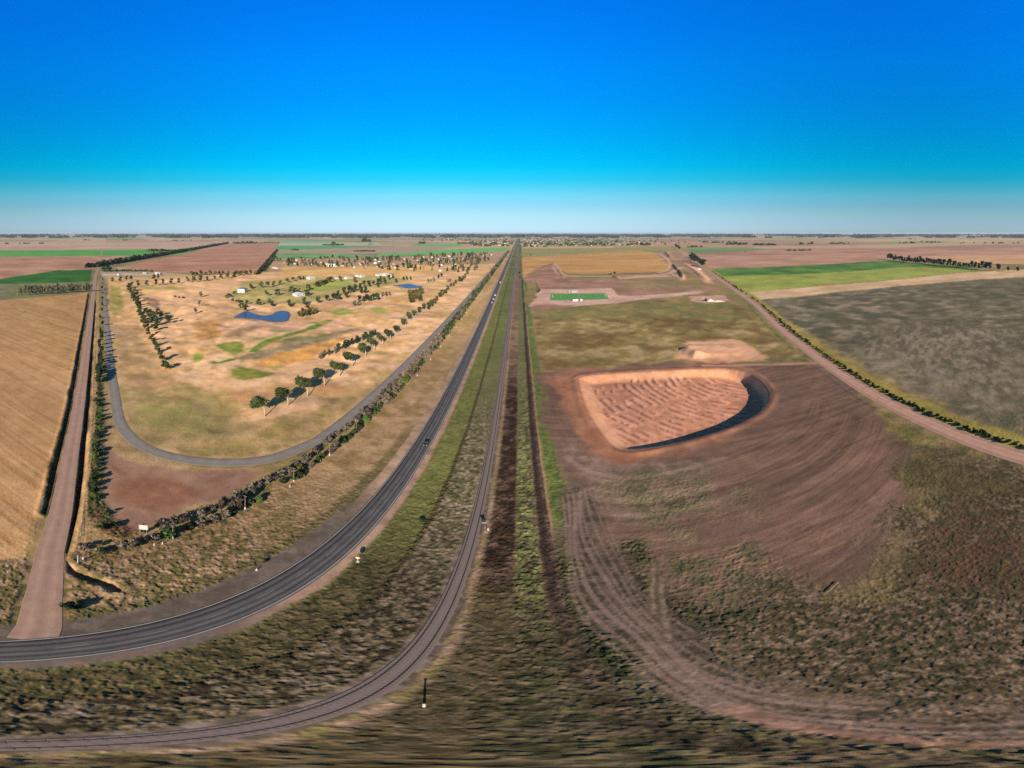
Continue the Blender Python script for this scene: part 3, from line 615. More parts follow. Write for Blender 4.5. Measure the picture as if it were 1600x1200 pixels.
# ------------------------------------------------------------------ roads
ys = [-600, -300, -120, 0, 120, 300, 700, 1400, 2600, 4500, 6500]
hw = ribbon('highway', [(road_x(y), y) for y in ys], 3.75, .10, M['asphalt'])
def strip(name, xc, half, y0, y1, z, m, parent=None, fx=road_x):
    v = [(fx(y0) + xc - half, y0, z), (fx(y0) + xc + half, y0, z), (fx(y1) + xc + half, y1, z), (fx(y1) + xc - half, y1, z)]
    return v
mb = MB()
for xc in (-3.35, 3.35): mb.poly(strip('', xc, .08, -600, 3500, .135, None))
child('edge_line', mb.mesh('edge_line', M['paint']), hw)
mb = MB()
for k in range(-40, 140): mb.poly(strip('', 0, .06, k * 11., k * 11. + 4.5, .155, None))
child('centre_line', mb.mesh('centre_line', M['faded']), hw)
ribbon('dirt_road', [q for a, b in zip(LEFT_ROAD[:-1], LEFT_ROAD[1:]) for q in subdiv(a, b, 60)[:-1]] + [LEFT_ROAD[-1]], 3.2, .06, M['dirt'])
ribbon('dirt_road', RIGHT_ROAD, 5.0, .06, M['dirt2'])
ribbon('golf_lane', PATH, 2.9, .06, M['lane'])

# railway: ballast bed, two rails, sleepers
rw = empty('railway_track', (0, 0, 0), 0, 'single railway track on grey ballast running beside the highway', 'railway track')
ribbon('ballast_bed', [(rail_x(y), y) for y in ys], 1.45, .30, M['ballast'], parent=rw)
for o in (-.838, .838):
    mb = MB()
    for y0, y1 in ((-500, 0), (0, 300), (300, 1500), (1500, 4000)):
        a = Vector((rail_x(y0) + o, y0, .45)); b = Vector((rail_x(y1) + o, y1, .45)); d = b - a
        mb.box(*((a + b) / 2), .11, d.length, .15, -math.atan2(d.x, d.y))
    child('rail', mb.mesh('rail', M['rail']), rw)
mb = MB()
for k in range(-60, 420):
    y = k * .75 * (1 if k < 200 else 1.); mb.box(rail_x(y), y, .285, 2.5, .26, .10)
tag(child('sleepers', mb.mesh('sleepers', M['sleeper']), rw), kind='stuff')

# ------------------------------------------------------------------ water
def sheet(name, pts, z, m, kind='structure'):
    o = solo(name, mesh_py(name, [(p[0], p[1], z) for p in pts], [tuple(range(len(pts)))], m))
    bm = bmesh.new(); bm.from_mesh(o.data); bmesh.ops.recalc_face_normals(bm, faces=bm.faces)
    for fc in bm.faces:
        if fc.normal.z < 0: fc.normal_flip()
    bmesh.ops.triangulate(bm, faces=bm.faces); bm.to_mesh(o.data); bm.free(); o['kind'] = kind; return o
sheet('pond_water', POND_A[:-1], .28, M['water'])
sheet('pond_water', POND_B[:-1], .30, M['water'])

# ------------------------------------------------------------------ football pitch
P0 = [Vector((*p, 0)) for p in PITCH]
pt = sheet('football_pitch', PITCH, .12, M['lawn'])
def bil(u, v): return (P0[0] * (1 - u) + P0[1] * u) * (1 - v) + (P0[3] * (1 - u) + P0[2] * u) * v
mb = MB()
def pline(a, b, w=.22):
    a = Vector(a); b = Vector(b); d = (b - a).normalized(); n = Vector((-d.y, d.x, 0)) * w
    mb.poly([a - n + Vector((0, 0, .16)), b - n + Vector((0, 0, .16)), b + n + Vector((0, 0, .16)), a + n + Vector((0, 0, .16))])
for (a, b) in (((.03, .05), (.97, .05)), ((.97, .05), (.97, .95)), ((.97, .95), (.03, .95)), ((.03, .95), (.03, .05)), ((.5, .05), (.5, .95)), ((.03, .25), (.18, .25)), ((.18, .25), (.18, .75)), ((.18, .75), (.03, .75)), ((.97, .25), (.82, .25)), ((.82, .25), (.82, .75)), ((.82, .75), (.97, .75))):
    pline(bil(*a), bil(*b))
for k in range(24):
    t0, t1 = k * math.pi / 12, (k + 1) * math.pi / 12
    pline(bil(.5 + .1 * math.cos(t0), .5 + .15 * math.sin(t0)), bil(.5 + .1 * math.cos(t1), .5 + .15 * math.sin(t1)))
child('line_markings', mb.mesh('line_markings', M['paint']), pt)
for uu_, side in ((.03, 'left'), (.97, 'right')):
    p = bil(uu_, .5); d = (bil(uu_, 1) - bil(uu_, 0)).normalized(); rz = math.atan2(d.y, d.x)
    t = empty('football_goal', (p.x, p.y, .1), rz, f'white football goal at the {side} end of the green pitch', 'goal')
    mb = MB(); mb.tube([(-3.66, 0, 0), (-3.66, 0, 2.44), (3.66, 0, 2.44), (3.66, 0, 0)], .09); child('goal_frame', mb.mesh('goal_frame', M['white']), t)
    mb = MB(); sg = 1 if side == 'left' else -1
    mb.tube([(-3.66, sg * 1.8, 0), (3.66, sg * 1.8, 0)], .05)
    for xx in (-3.66, 0, 3.66): mb.tube([(xx, 0, 2.44), (xx, sg * 1.8, 0)], .05)
    child('net_stay', mb.mesh('net_stay', M['white']), t)
def dugout(px, py, w, rz, label):
    x, y = G(px, py); t = empty('dugout', (x, y, 0), rz, label, 'shelter')
    mb = MB(); mb.box(0, 1.4, 1.3, w, .2, 2.6); mb.box(-w / 2 + .1, 0, 1.3, .2, 2.6, 2.6); mb.box(w / 2 - .1, 0, 1.3, .2, 2.6, 2.6); child('wall', mb.mesh('wall', M['white']), t)
    mb = MB(); mb.prism([(-w / 2 - .3, 2.6), (w / 2 + .3, 2.6), (w / 2 + .3, 2.8), (-w / 2 - .3, 2.8)], -1.9, 1.9); child('roof', mb.mesh('roof', M['white']), t)
    mb = MB(); mb.box(0, .8, .45, w - .8, .5, .1); mb.box(-w / 3, .8, .2, .3, .4, .4); mb.box(w / 3, .8, .2, .3, .4, .4); child('bench', mb.mesh('bench', M['steel']), t)
dugout(898, 457, 11, 0, 'long white shelter along the far side of the football pitch')
dugout(899, 470.4, 8, math.pi, 'long white shelter along the near side of the football pitch')
dugout(908, 470.2, 3, math.pi, 'short white hut on the near side of the football pitch')
dugout(890, 456.8, 3, 0, 'small pale hut beside the shelter beyond the football pitch')

# ------------------------------------------------------------------ plants
def quads_mesh(name, cen, nor, size, tone, m, up=.0):
    n = len(cen); a = np.cross(nor, rng.normal(size=(n, 3))); a /= np.linalg.norm(a, axis=1, keepdims=True) + 1e-9; b = np.cross(nor, a)
    s = size[:, None]
    ring = [cen + a * s, cen + (b * .75 + a * .15) * s, cen - a * s * .9, cen - (b * .8 - a * .1) * s]
    v = np.stack(ring, 1).reshape(-1, 3); f = np.arange(n * 4).reshape(n, 4)
    me = bpy.data.meshes.new(name); me.from_pydata(v.tolist(), [], f.tolist()); me.materials.append(m)
    at = me.attributes.new('tone', 'FLOAT', 'POINT'); at.data.foreach_set('value', np.repeat(np.clip(tone, 0, 1), 4).astype(np.float32)); me.update(); return me
def crown(name, lobes, per, size, m):
    cen = []; nor = []; sz = []; tn = []
    for (c, rad) in lobes:
        c = np.array(c); rad = np.array(rad); n = per
        d = rng.normal(size=(n, 3)); d /= np.linalg.norm(d, axis=1, keepdims=True)
        q = rng.uniform(.4, 1.0, (n, 1)) ** .5 * (1 + .26 * rng.normal(size=(n, 1)))
        cen.append(c + d * rad * q); nn = d + rng.normal(size=(n, 3)) * .6; nor.append(nn / np.linalg.norm(nn, axis=1, keepdims=True))
        sz.append(size * rng.uniform(.55, 1.35, n)); tn.append(np.full(n, rng.uniform(.2, .8)) + rng.normal(size=n) * .18)
    return quads_mesh(name, np.vstack(cen), np.vstack(nor), np.concatenate(sz), np.concatenate(tn), m)
def lobes_round(h0, h1, w, n, ox=0., oy=0.):
    L = []
    for k in range(n):
        t = rng.uniform(0, 6.283); q = rng.uniform(.15, .75) ** .7; z = rng.uniform(.15, .9); e = math.sqrt(max(.1, 1 - (2 * z - 1) ** 2))
        rr_ = rng.uniform(.16, .48) * w
        L.append(((ox + w * .75 * q * e * math.cos(t), oy + w * .75 * q * e * math.sin(t), h0 + (h1 - h0) * z), (rr_, rr_, rr_ * rng.uniform(.5, 1.0))))
    return L
def trunk_mesh(h, r0, m, limbs=4, top=None, lean=(0, 0), spread=2.):
    mb = MB(); hx_, hy_ = lean
    mb.tube([(0, 0, -.3), (hx_ * .15, hy_ * .15, h * .4), (hx_ * .6, hy_ * .6, h * .8), (hx_, hy_, h)], [r0 * 1.25, r0, r0 * .8, r0 * .55], 7)
    for k in range(limbs):
        t = 6.283 * k / limbs + rng.uniform(0, 1); z = h * rng.uniform(.72, .98); l = spread * rng.uniform(.6, 1.)
        mb.tube([(hx_ * .8, hy_ * .8, z), (hx_ + l * .5 * math.cos(t), hy_ + l * .5 * math.sin(t), z + l * .45), (hx_ + l * math.cos(t), hy_ + l * math.sin(t), z + l * .8)], [r0 * .45, r0 * .3, r0 * .12], 5)
    return mb.mesh('trunk', m, True)
KINDS = {}
def kind(name, variants): KINDS[name] = variants
# tall pale-trunked trees of the near row: 12 m, crown leaning to one side
kind('tall', [(trunk_mesh(9.0, .30, M['palebark'], 5, lean=(-.7, -.3), spread=2.6), crown('crown', lobes_round(6.3, 12.6, 5.2, 16, -2.6, -1.6), 150, .55, M['leaf'])) for _ in range(4)])
kind('round', [(trunk_mesh(2.2, .22, M['bark'], 4, spread=1.4), crown('crown', lobes_round(1.2, 6.2, 3.0, 8), 60, .55, M['leaf'])) for _ in range(4)])
kind('olive', [(trunk_mesh(2.0, .2, M['bark'], 4, spread=1.2), crown('crown', lobes_round(1.0, 5.2, 2.9, 8), 60, .55, M['leaf_olive'])) for _ in range(3)])
kind('dark', [(trunk_mesh(3.0, .35, M['bark'], 3, spread=1.4), crown('crown', lobes_round(1.5, 11, 3.8, 12), 70, .8, M['leaf_dark'])) for _ in range(3)])
kind('poplar', [(trunk_mesh(5.0, .25, M['palebark'], 5, spread=1.5), crown('crown', [((rng.normal() * .5, rng.normal() * .5, z), (1.6, 1.6, 2.2)) for z in (4, 6, 8, 10, 12)] , 60, .5, M['leaf_pale'])) for _ in range(3)])
kind('shrub', [(None, crown('shrub', lobes_round(.0, 2.6, 1.7, 6), 60, .36, M['leaf_dark'])) for _ in range(3)])
kind('green', [(None, crown('shrub', lobes_round(.1, 3.0, 1.8, 6), 60, .36, M['leaf_green'])) for _ in range(3)])
kind('low', [(None, crown('shrub', lobes_round(-.2, 1.5, 1.5, 5), 50, .36, M['leaf_dark'])) for _ in range(3)])
def bare_variant():
    mb = MB()
    for k in range(16):
        t = rng.uniform(0, 6.283); a = rng.uniform(.3, 1.6); h = rng.uniform(2.0, 4.2)
        mb.tube([(.2 * math.cos(t), .2 * math.sin(t), -.1), (a * .5 * math.cos(t), a * .5 * math.sin(t), h * .55), (a * math.cos(t + .3), a * math.sin(t + .3), h)], [.07, .05, .015], 4)
    return (mb.mesh('stems', M['twig']), crown('twigs', lobes_round(.9, 4.0, 1.9, 6), 50, .34, M['leaf_bare']))
kind('bare', [bare_variant() for _ in range(4)])

ORD = ['first', 'second', 'third', 'fourth', 'fifth', 'sixth', 'seventh', 'eighth', 'ninth', 'tenth', 'eleventh', 'twelfth', 'thirteenth', 'fourteenth', 'fifteenth', 'sixteenth', 'seventeenth', 'eighteenth', 'nineteenth', 'twentieth', 'twenty-first', 'twenty-second', 'twenty-third', 'twenty-fourth', 'twenty-fifth', 'twenty-sixth', 'twenty-seventh', 'twenty-eighth', 'twenty-ninth', 'thirtieth']
NAMES = dict(tall='tall_tree', round='round_tree', olive='olive_tree', dark='evergreen_tree', poplar='poplar_tree', shrub='shrub', green='shrub', low='roadside_shrub', bare='bare_shrub')
NAMES['olive'] = 'small_tree'
def plant(k, x, y, s, label, group=None, rz=None, z=None, name=None):
    tr, cr = random.choice(KINDS[k]); rz = random.uniform(0, 6.28) if rz is None else rz
    z = (tz(x, y) if z is None else z) - .05
    sc3 = (s * random.uniform(.9, 1.1), s * random.uniform(.9, 1.1), s * random.uniform(.88, 1.12))
    if tr is None:
        return tag(solo(name or NAMES[k], cr, (x, y, z), rz, sc3), label, 'shrub', group)
    t = empty(NAMES[k], (x, y, z), rz, label, 'shrub' if k == 'bare' else 'tree', group, sc3)
    child('stems' if k == 'bare' else 'trunk', tr, t); child('twigs' if k == 'bare' else 'crown', cr, t); return t

def zz(ox, oy, k, pts): return [(ox + a / k, oy + b / k) for a, b in pts]
# the near row of tall trees
row = [(413.7, 656), (450.3, 638.7), (480.7, 620.7), (507, 605.6), (530.7, 589.8), (550.4, 573.5), (571.5, 558.5), (585, 549), (598.5, 540.7), (610.5, 532.5), (622.5, 523), (634.5, 512), (642.7, 504.5), (650, 498), (658.5, 490), (665, 484)]
for i, p in enumerate(row):
    x, y = G(*p)
    plant('tall', x, y, (1.0 if i else .98) * (1 - .018 * i), f'tall pale-trunked tree, {ORD[i]} from the near end of the row beside the fairway', 'tall trees in the fairway row', rz=random.uniform(-.5, .5))
row2 = zz(480, 380, 6.667, [(1260, 690), (1290, 660), (1325, 630), (1355, 605), (1385, 580), (1405, 555), (1440, 525), (1470, 495), (1500, 465), (1525, 445), (1550, 425), (1580, 400)]) + zz(600, 355, 7.27, [(880, 620), (905, 600), (925, 575), (945, 540), (960, 505), (975, 475), (990, 440)])
for i, p in enumerate(row2):
    x, y = G(*p); plant('round', x, y, random.uniform(1.25, 1.6), 'dark round tree in the far half of the fairway row', 'round trees in the fairway row')
# dense shrub bank inside it
for i in range(18):
    t = i / 17; x, y = G(500 + 86 * t, 562 - 37 * t); plant('dark' if i > 5 else 'bare', x + random.uniform(-2, 2), y + random.uniform(-2, 2), .62 if i > 5 else 1.35, 'dark bushy evergreen in the dense bank behind the tall row' if i > 5 else 'grey leafless shrub at the near end of the dense bank', 'plants of the dense bank' if i > 5 else 'grey shrubs of the dense bank')
def batch(k, pts, s0, s1, label, group):
    f_ = 1.6 if k in ('round', 'olive', 'dark') else 1.15
    s0 *= f_; s1 *= f_
    for p in pts:
        x, y = G(*p); plant(k, x, y, random.uniform(s0, s1), label, group)
# west double row
col = zz(80, 350, 4, [(482, 405), (488, 420), (496, 438), (508, 452), (514, 470), (524, 488), (530, 506), (538, 524), (545, 543), (553, 563), (560, 583), (572, 604), (580, 624), (592, 650)])
batch('round', col, .85, 1.1, 'dark round tree in the close-set far half of the west fairway row', 'trees in the west fairway row')
colb = zz(80, 350, 4, [(612, 693), (628, 730), (646, 768), (662, 806), (690, 855), (712, 908)])
for i, p in enumerate(colb[::-1]):
    x, y = G(*p); plant('round', x, y, 1.15, f'dark round tree with a long shadow, {ORD[i]} from the near end of the west row')
batch('round', zz(80, 350, 4, [(520, 420), (535, 445), (545, 480), (560, 520), (590, 560), (662, 575), (722, 605), (742, 622), (642, 604), (662, 634), (652, 664), (690, 590), (612, 580), (620, 620)]), .7, 1.0, 'smaller dark tree just inside the west fairway row', 'trees inside the west fairway row')
batch('round', zz(80, 350, 4, [(505, 395), (545, 391), (592, 389), (652, 385), (695, 381), (748, 377), (802, 373), (852, 369), (892, 363), (932, 358), (976, 353), (1020, 348), (1062, 344), (1100, 338), (1142, 333), (1180, 329), (1220, 324)]), .9, 1.15, 'small dark tree in the evenly spaced row across the far fairway', 'evenly spaced far fairway row')
batch('round', zz(80, 350, 4, [(384, 364), (430, 362), (470, 358), (500, 358), (640, 350), (665, 348)]), .9, 1.1, 'small dark tree in the broken row by the end of the lane', 'broken row by the lane end')
batch('olive', zz(80, 350, 4, [(1250, 409), (1312, 404), (1352, 398), (1392, 386), (1432, 378), (1472, 369), (1512, 359), (1550, 352)]), 1.0, 1.2, 'olive tree in the row right of the white house', 'olive row right of the white house')
batch('olive', zz(240, 370, 7.27, [(592, 428), (640, 428), (700, 428), (790, 424), (850, 432), (920, 432), (960, 437), (1000, 433), (1050, 432), (1100, 432), (1150, 432), (430, 445), (490, 440), (1040, 430), (540, 432), (740, 430), (460, 443)]), .9, 1.4, 'dark tree along the near edge of the red ploughed field', 'trees along the ploughed field edge')
batch('dark', zz(480, 380, 6.667, [(110, 628), (202, 606), (272, 582), (322, 560), (386, 544), (332, 588), (410, 576), (442, 524), (502, 508), (552, 488), (592, 472), (562, 526), (602, 526), (642, 468), (690, 447), (742, 442), (732, 470), (815, 437), (762, 416), (802, 402), (852, 390), (892, 376), (300, 590), (470, 520)]), .5, .75, 'dark evergreen in the thick diagonal belt across the golf course', 'diagonal evergreen belt')
batch('olive', zz(480, 380, 6.667, [(95, 462), (127, 452), (162, 440), (186, 430), (216, 420), (250, 415), (340, 410), (497, 412)]), .9, 1.3, 'small olive tree in the short row by the bright lawn', 'short row by the bright lawn')
batch('dark', zz(480, 380, 6.667, [(545, 618), (590, 615), (640, 608), (690, 605), (730, 600), (615, 600), (660, 615)]), .5, .65, 'dark evergreen in the oval clump on the open fairway', 'oval clump on the fairway')
batch('olive', zz(480, 380, 6.667, [(1080, 588), (1112, 578), (1142, 555), (1182, 548), (1162, 582), (1152, 608), (1182, 618), (1092, 636), (1202, 542), (1130, 600)]), 1.0, 1.4, 'tree of the loose clump between pond and fairway row', 'loose clump by the fairway row')
batch('dark', zz(480, 380, 6.667, [(1005, 392), (1040, 385), (1080, 380), (925, 410), (1370, 372), (1400, 362)]), .45, .6, 'dark bush beyond the small blue pond', 'bushes beyond the small pond')
batch('bare', zz(480, 380, 6.667, [(1265, 408), (1290, 402), (1320, 400), (1490, 408), (1470, 412), (490, 662), (530, 660), (780, 562), (820, 560), (860, 552)]), 1.3, 1.9, 'grey leafless bush standing alone on dry fairway grass', 'grey bushes on the fairway')
batch('round', zz(340, 440, 7.5, [(482, 278), (642, 300), (842, 300), (1022, 285), (1182, 255), (1292, 230), (602, 258), (322, 348), (865, 138), (910, 130), (952, 130), (1052, 168), (702, 172), (575, 175), (1062, 102), (1172, 72), (1222, 52), (1262, 36), (1322, 20)]), .7, 1.1, 'small dark tree on the lawns behind the large pond', 'trees behind the large pond')
batch('olive', zz(340, 440, 7.5, [(988, 410), (1032, 404), (1082, 390), (1152, 378), (1052, 335), (960, 405), (1110, 380), (1000, 392)]), .8, 1.1, 'small olive tree right of the large pond', 'trees right of the large pond')
batch('green', zz(340, 440, 7.5, [(102, 198), (130, 180), (172, 222), (232, 232), (272, 258), (342, 256), (150, 160), (200, 150), (262, 306), (322, 302), (120, 170), (300, 298)]), 1.2, 1.9, 'green garden shrub around the white house', 'garden shrubs of the white house')
for p, l in (((314, 463), 'wide grey-green bush beside the brown hollow on the fairway'), ((306, 491), 'round grey-green bush alone on the open fairway'), ((311, 479), 'small brown bush above the round grey-green bush')):
    x, y = G(*p); plant('bare', x, y, 2.2 if 'wide' in l else 1.7, l)
batch('low', zz(240, 370, 7.27, [(240, 686), (290, 696), (335, 702)]), 1.2, 1.5, 'low dark shrub of the three in line on the fairway', 'three low shrubs on the fairway')
for (p, s, l, k) in (((450.5, 416), 1.35, 'large dark lone tree left of the village', 'dark'), ((475, 416), 1.0, 'smaller green tree right of the large lone tree', 'olive'), ((630, 417), 1.35, 'broad dark evergreen at the front of the village', 'dark'), ((640, 421), 1.1, 'dark evergreen just right of the broad one before the village', 'dark'),
                     ((468, 437), 1.2, 'grey tree at the left end of the house row', 'bare'), ((474, 438), .8, 'dark tree against the left house of the row', 'dark'), ((960, 430), .8, 'lone dark tree on the spoil ridge of the building ground', 'dark')):
    x, y = G(*p); plant(k, x, y, s, l)

# hedge between the golf lane and the highway verge
hp = []
y = 31.
while y < 1900:
    hp.append(y); y += 3.3 + max(0, y - 60) * .0125
for i, y in enumerate(hp):
    for side in (0, 1):
        x = hedge_x(y) + (-2.6 if side else 1.6) + random.uniform(-1, 1); yy_ = y + random.uniform(-1.2, 1.2)
        g_far = 1.0 + min(1.6, y / 500)
        near_gap = 78 < y < 90
        if side and y < 330:
            if y < 44: continue
            plant('bare', x, yy_, random.uniform(.95, 1.35), 'leafless grey shrub on the lane side of the long hedge', 'leafless hedge shrubs', z=0)
        elif not near_gap:
            k = 'green' if random.random() < (.28 if y < 330 else .5) else 'shrub'
            if random.random() < (.3 if y < 330 else .2): k = 'bare'
            lab = {'green': ('bright green shrub on the highway side of the long hedge', 'green hedge shrubs'), 'shrub': ('dark green shrub on the highway side of the long hedge', 'dark hedge shrubs'), 'bare': ('leafless grey shrub in the long hedge beside the highway verge', 'leafless shrubs of the hedge')}[k]
            plant(k, x, yy_, random.uniform(.85, 1.35) * g_far ** .6, *lab, z=0, name=None if k == 'bare' else 'hedge_shrub')
# trees along the canal strip by the lane, thick tall scrub below
cl = GS((160, 438), (159, 470), (157, 520), (155, 560), (154.5, 596))
for i in range(34):
    t = (1 - (1 - i / 33) ** 2.2); k = min(3, int(t * 4)); f = t * 4 - k; a, b = cl[k], cl[k + 1]
    plant('dark', a[0] + (b[0] - a[0]) * f + 1.5, a[1] + (b[1] - a[1]) * f + random.uniform(-1.5, 1.5), random.uniform(.45, .62), 'slim dark tree in the close row along the lane', 'close row along the lane', z=0)
cl2 = GS((153, 610), (152, 660), (149, 720), (146, 780))
for i in range(26):
    t = i / 25 * 3; k = min(2, int(t)); f = t - k; a, b = cl2[k], cl2[k + 1]
    plant(random.choice(['green', 'shrub', 'shrub']), a[0] + (b[0] - a[0]) * f + random.uniform(-1.6, 2.2), a[1] + (b[1] - a[1]) * f + random.uniform(-1.5, 1.5), random.uniform(.7, 1.15), 'dark scrub bush in the belt beside the red corner lot', 'scrub belt by the corner lot', z=0, name='scrub_bush')
for (p, s, l) in (((112, 950), 1.15, 'dark bush at the mouth of the dirt road'), ((167, 803), .9, 'dark shrub on the red corner lot edge'), ((160, 826), 1.2, 'spreading dark shrub left of the billboard'), ((180, 822), .9, 'small dark shrub casting a long shadow toward the red lot'), ((128, 858), .9, 'pale shrub beside the tall white post')):
    x, y = G(*p); plant('bare' if 'pale' in l else 'shrub', x, y, s, l, z=0)
for (p, s, l) in (((660, 815), .8, 'low dark bush beside the fence line left of the railway'), ((414, 878), .55, 'small dark bush on the verge just above the highway')):
    x, y = G(*p); plant('low', x, y, s, l, z=0)
# pale poplars left of the dirt road
for i in range(56):
    t = i / 55; a = Vector(G(141, 455.5)); b = Vector(G(30, 461)); p = a.lerp(b, t); plant('poplar', p.x, p.y + random.uniform(-3, 3), random.uniform(.85, 1.2), 'pale bare poplar in the belt beside the dirt road', 'pale poplar belt', z=0)
# scrub on the field side of the right-hand dirt road
P = RIGHT_ROAD
ln = []
for a, b in zip(P[2:-2], P[3:-1]):
    L_ = math.hypot(b[0] - a[0], b[1] - a[1])
    for k in range(int(L_ / 1.0)):
        t = k / (L_ / 1.0); ln.append((a[0] + (b[0] - a[0]) * t, a[1] + (b[1] - a[1]) * t))
i = 0
while i < len(ln):
    x, y = ln[i]; dd = math.hypot(x, y); i += int(3.2 + max(0, dd - 200) * .02)
    if dd > 900: continue
    if dd > 470 and random.random() < .5: continue
    plant('low', x + 6.9 + random.uniform(-.5, .9), y - 3.4 + random.uniform(-1, 1), random.uniform(.85, 1.3) * (1 if dd < 300 else 1.25), 'low dark shrub in the long line right of the pink dirt road', 'shrub line right of the dirt road', z=0)
batch('dark', [(1078, 405), (1082, 408), (1084, 404), (1086, 410), (1089, 407), (1091, 412), (1094, 413), (1096, 416), (1081, 403), (1099, 417)], 1.0, 1.5, 'dark tree in the clump beside the far dirt road', 'clump beside the far dirt road')
batch('dark', [(1055.5, 385.5), (1058, 387), (1060, 388.5), (1062, 390), (1056.5, 386.2)], 1.1, 1.5, 'dark tree in the farthest clump on the dirt road', 'farthest clump on the dirt road')
batch('dark', [(1388, 405.5), (1391, 405), (1396, 407), (1402, 407), (1408, 408.5), (1414, 409), (1421, 410), (1428, 411), (1434, 411), (1441, 411), (1447, 411.5), (1455, 413), (1463, 414), (1471, 415), (1480, 415.5), (1489, 416), (1497, 417), (1506, 418), (1514, 419), (1524, 420), (1535, 421), (1547, 422), (1560, 423), (1575, 424), (1590, 425), (1393, 406), (1399, 407), (1405, 408), (1411, 409), (1417, 409.5), (1424, 410.5), (1431, 411), (1437, 411), (1444, 411.5), (1451, 412), (1459, 413.5), (1467, 414.5), (1475, 415.2), (1484, 415.8), (1493, 416.5), (1501, 417.5), (1510, 418.5), (1519, 419.5), (1530, 420.5), (1541, 421.5)], .8, 1.3, 'dark tree in the row behind the yellow-green field', 'row behind the yellow-green field')
batch('shrub', [(825, 384), (829, 399), (843, 457), (812, 427), (813, 434)], 1.0, 2.0, 'dark bush beside the railway strip in the distance', 'bushes beside the far railway')

# ------------------------------------------------------------------ far woods, hedgerows (one mass each)
def lump_mass(name, spots, m):
    """spots: x, y, half-width, height; each a ragged lump of leaf-clumps"""
    cen = []; nor = []; sz = []; tn = []
    for (x, y, w, h) in spots:
        n = 26; d = rng.normal(size=(n, 3)); d /= np.linalg.norm(d, axis=1, keepdims=True); d[:, 2] = np.abs(d[:, 2])
        cen.append(np.array([x, y, h * .12]) + d * np.array([w, w, h * .85]) * rng.uniform(.6, 1.05, (n, 1)))
        nn = d + rng.normal(size=(n, 3)) * .5; nor.append(nn / np.linalg.norm(nn, axis=1, keepdims=True)); sz.append(np.full(n, max(w, h) * .42) * rng.uniform(.6, 1.3, n)); tn.append(np.full(n, rng.uniform(.1, .9)) + rng.normal(size=n) * .15)
    me = quads_mesh(name, np.vstack(cen), np.vstack(nor), np.concatenate(sz), np.concatenate(tn), m)
    o = solo(name, me); o['kind'] = 'stuff'; return o
def line_spots(a, b, step, w, h, jit=2.):
    L = math.hypot(b[0] - a[0], b[1] - a[1]); n = int(L / step)
    return [(a[0] + (b[0] - a[0]) * k / n + random.uniform(-jit, jit), a[1] + (b[1] - a[1]) * k / n + random.uniform(-jit, jit), w * random.uniform(.8, 1.2), h * random.uniform(.7, 1.2)) for k in range(n + 1)]
lump_mass('shelterbelt', line_spots(G(136, 418), G(153, 417), 7, 7, 12) + line_spots(G(153, 416), G(356, 380.5), 10, 9, 15, 4), M['leaf_dark'])
lump_mass('hedgerow', line_spots(G(402, 429), G(433, 391), 8, 5, 7) + line_spots(G(412, 423), G(430, 401), 14, 5, 6), M['leaf_dark'])
sp_ = []
for (x0, x1, yb, w, h, n) in ((366, 398, 380.5, 18, 20, 16), (398, 436, 380.2, 12, 10, 16), (230, 262, 392.5, 10, 12, 14), (262, 300, 392, 8, 9, 10), (504, 536, 383.3, 14, 14, 14), (519, 524, 382.5, 14, 28, 3), (567, 578, 377.5, 22, 34, 7), (576, 582, 382, 10, 10, 3), (552, 586, 393, 8, 8, 9), (655, 664, 380.7, 16, 20, 5), (715, 738, 381, 16, 16, 10), (455, 467, 391, 8, 8, 4), (160, 240, 424, 4, 5, 26), (160, 172, 421, 6, 9, 8)):
    for k in range(n):
        x, y = G(x0 + (x1 - x0) * (k + .5) / n + random.uniform(-.5, .5), yb + random.uniform(-.3, .3)); sp_.append((x, y, w * random.uniform(.7, 1.2), h * random.uniform(.6, 1.2)))
for (x0, x1, yb, n, h) in ((1136, 1167, 382, 24, 15), (1175, 1212, 383, 26, 15), (1250, 1272, 381.5, 12, 15), (1297, 1330, 381, 14, 13), (1403, 1430, 380, 10, 11), (1440, 1470, 379, 10, 12), (1227, 1256, 371, 9, 16), (1000, 1017, 383, 10, 18), (1420, 1432, 373.5, 5, 12), (1324, 1338, 370.5, 5, 12), (1072, 1100, 386, 10, 9), (1098, 1150, 379, 30, 12), (1232, 1266, 391.5, 10, 6), (1500, 1600, 380, 12, 10), (0, 80, 381, 10, 12), (130, 145, 375.5, 4, 14), (190, 210, 375.3, 6, 12), (270, 300, 376, 6, 10)):
    for k in range(n):
        x, y = G(random.uniform(x0, x1), yb + random.uniform(-.5, .5)); sp_.append((x, y, random.uniform(8, 16), h * random.uniform(.7, 1.3)))
lump_mass('far_hedgerows', sp_, M['leaf'])
sp_ = []
for _ in range(900):                                       # the town's trees along the road ahead
    px = random.gauss(810, 120); 
    if px < 660 or px > 1110: continue
    py = random.uniform(367.5, 386) if abs(px - 800) < 60 else random.uniform(369.5, 384)
    if px < 735 and py > 377: continue
    if py > 386.5 - abs(px - 830) * .02: continue
    x, y = G(px, py); 
    if abs(x - road_x(y)) < 12 or abs(x - rail_x(y)) < 10: continue
    sp_.append((x, y, random.uniform(7, 15), random.uniform(7, 15)))
lump_mass('town_trees', sp_, M['leaf'])
sp_ = []
for _ in range(3400):                                      # ragged woods along the horizon
    az = random.uniform(-92, 92); d = random.choice([random.uniform(7000, 16000), random.uniform(9500, 15000), random.uniform(12000, 24000)])
    if vnoise(np.array([az * .35]), np.array([d / 2500]), 12)[0] < .3: continue
    sp_.append((d * math.sin(R(az)), d * math.cos(R(az)), random.uniform(50, 160), random.uniform(12, 30)))
lump_mass('horizon_woods', sp_, M['leaf_dark'])

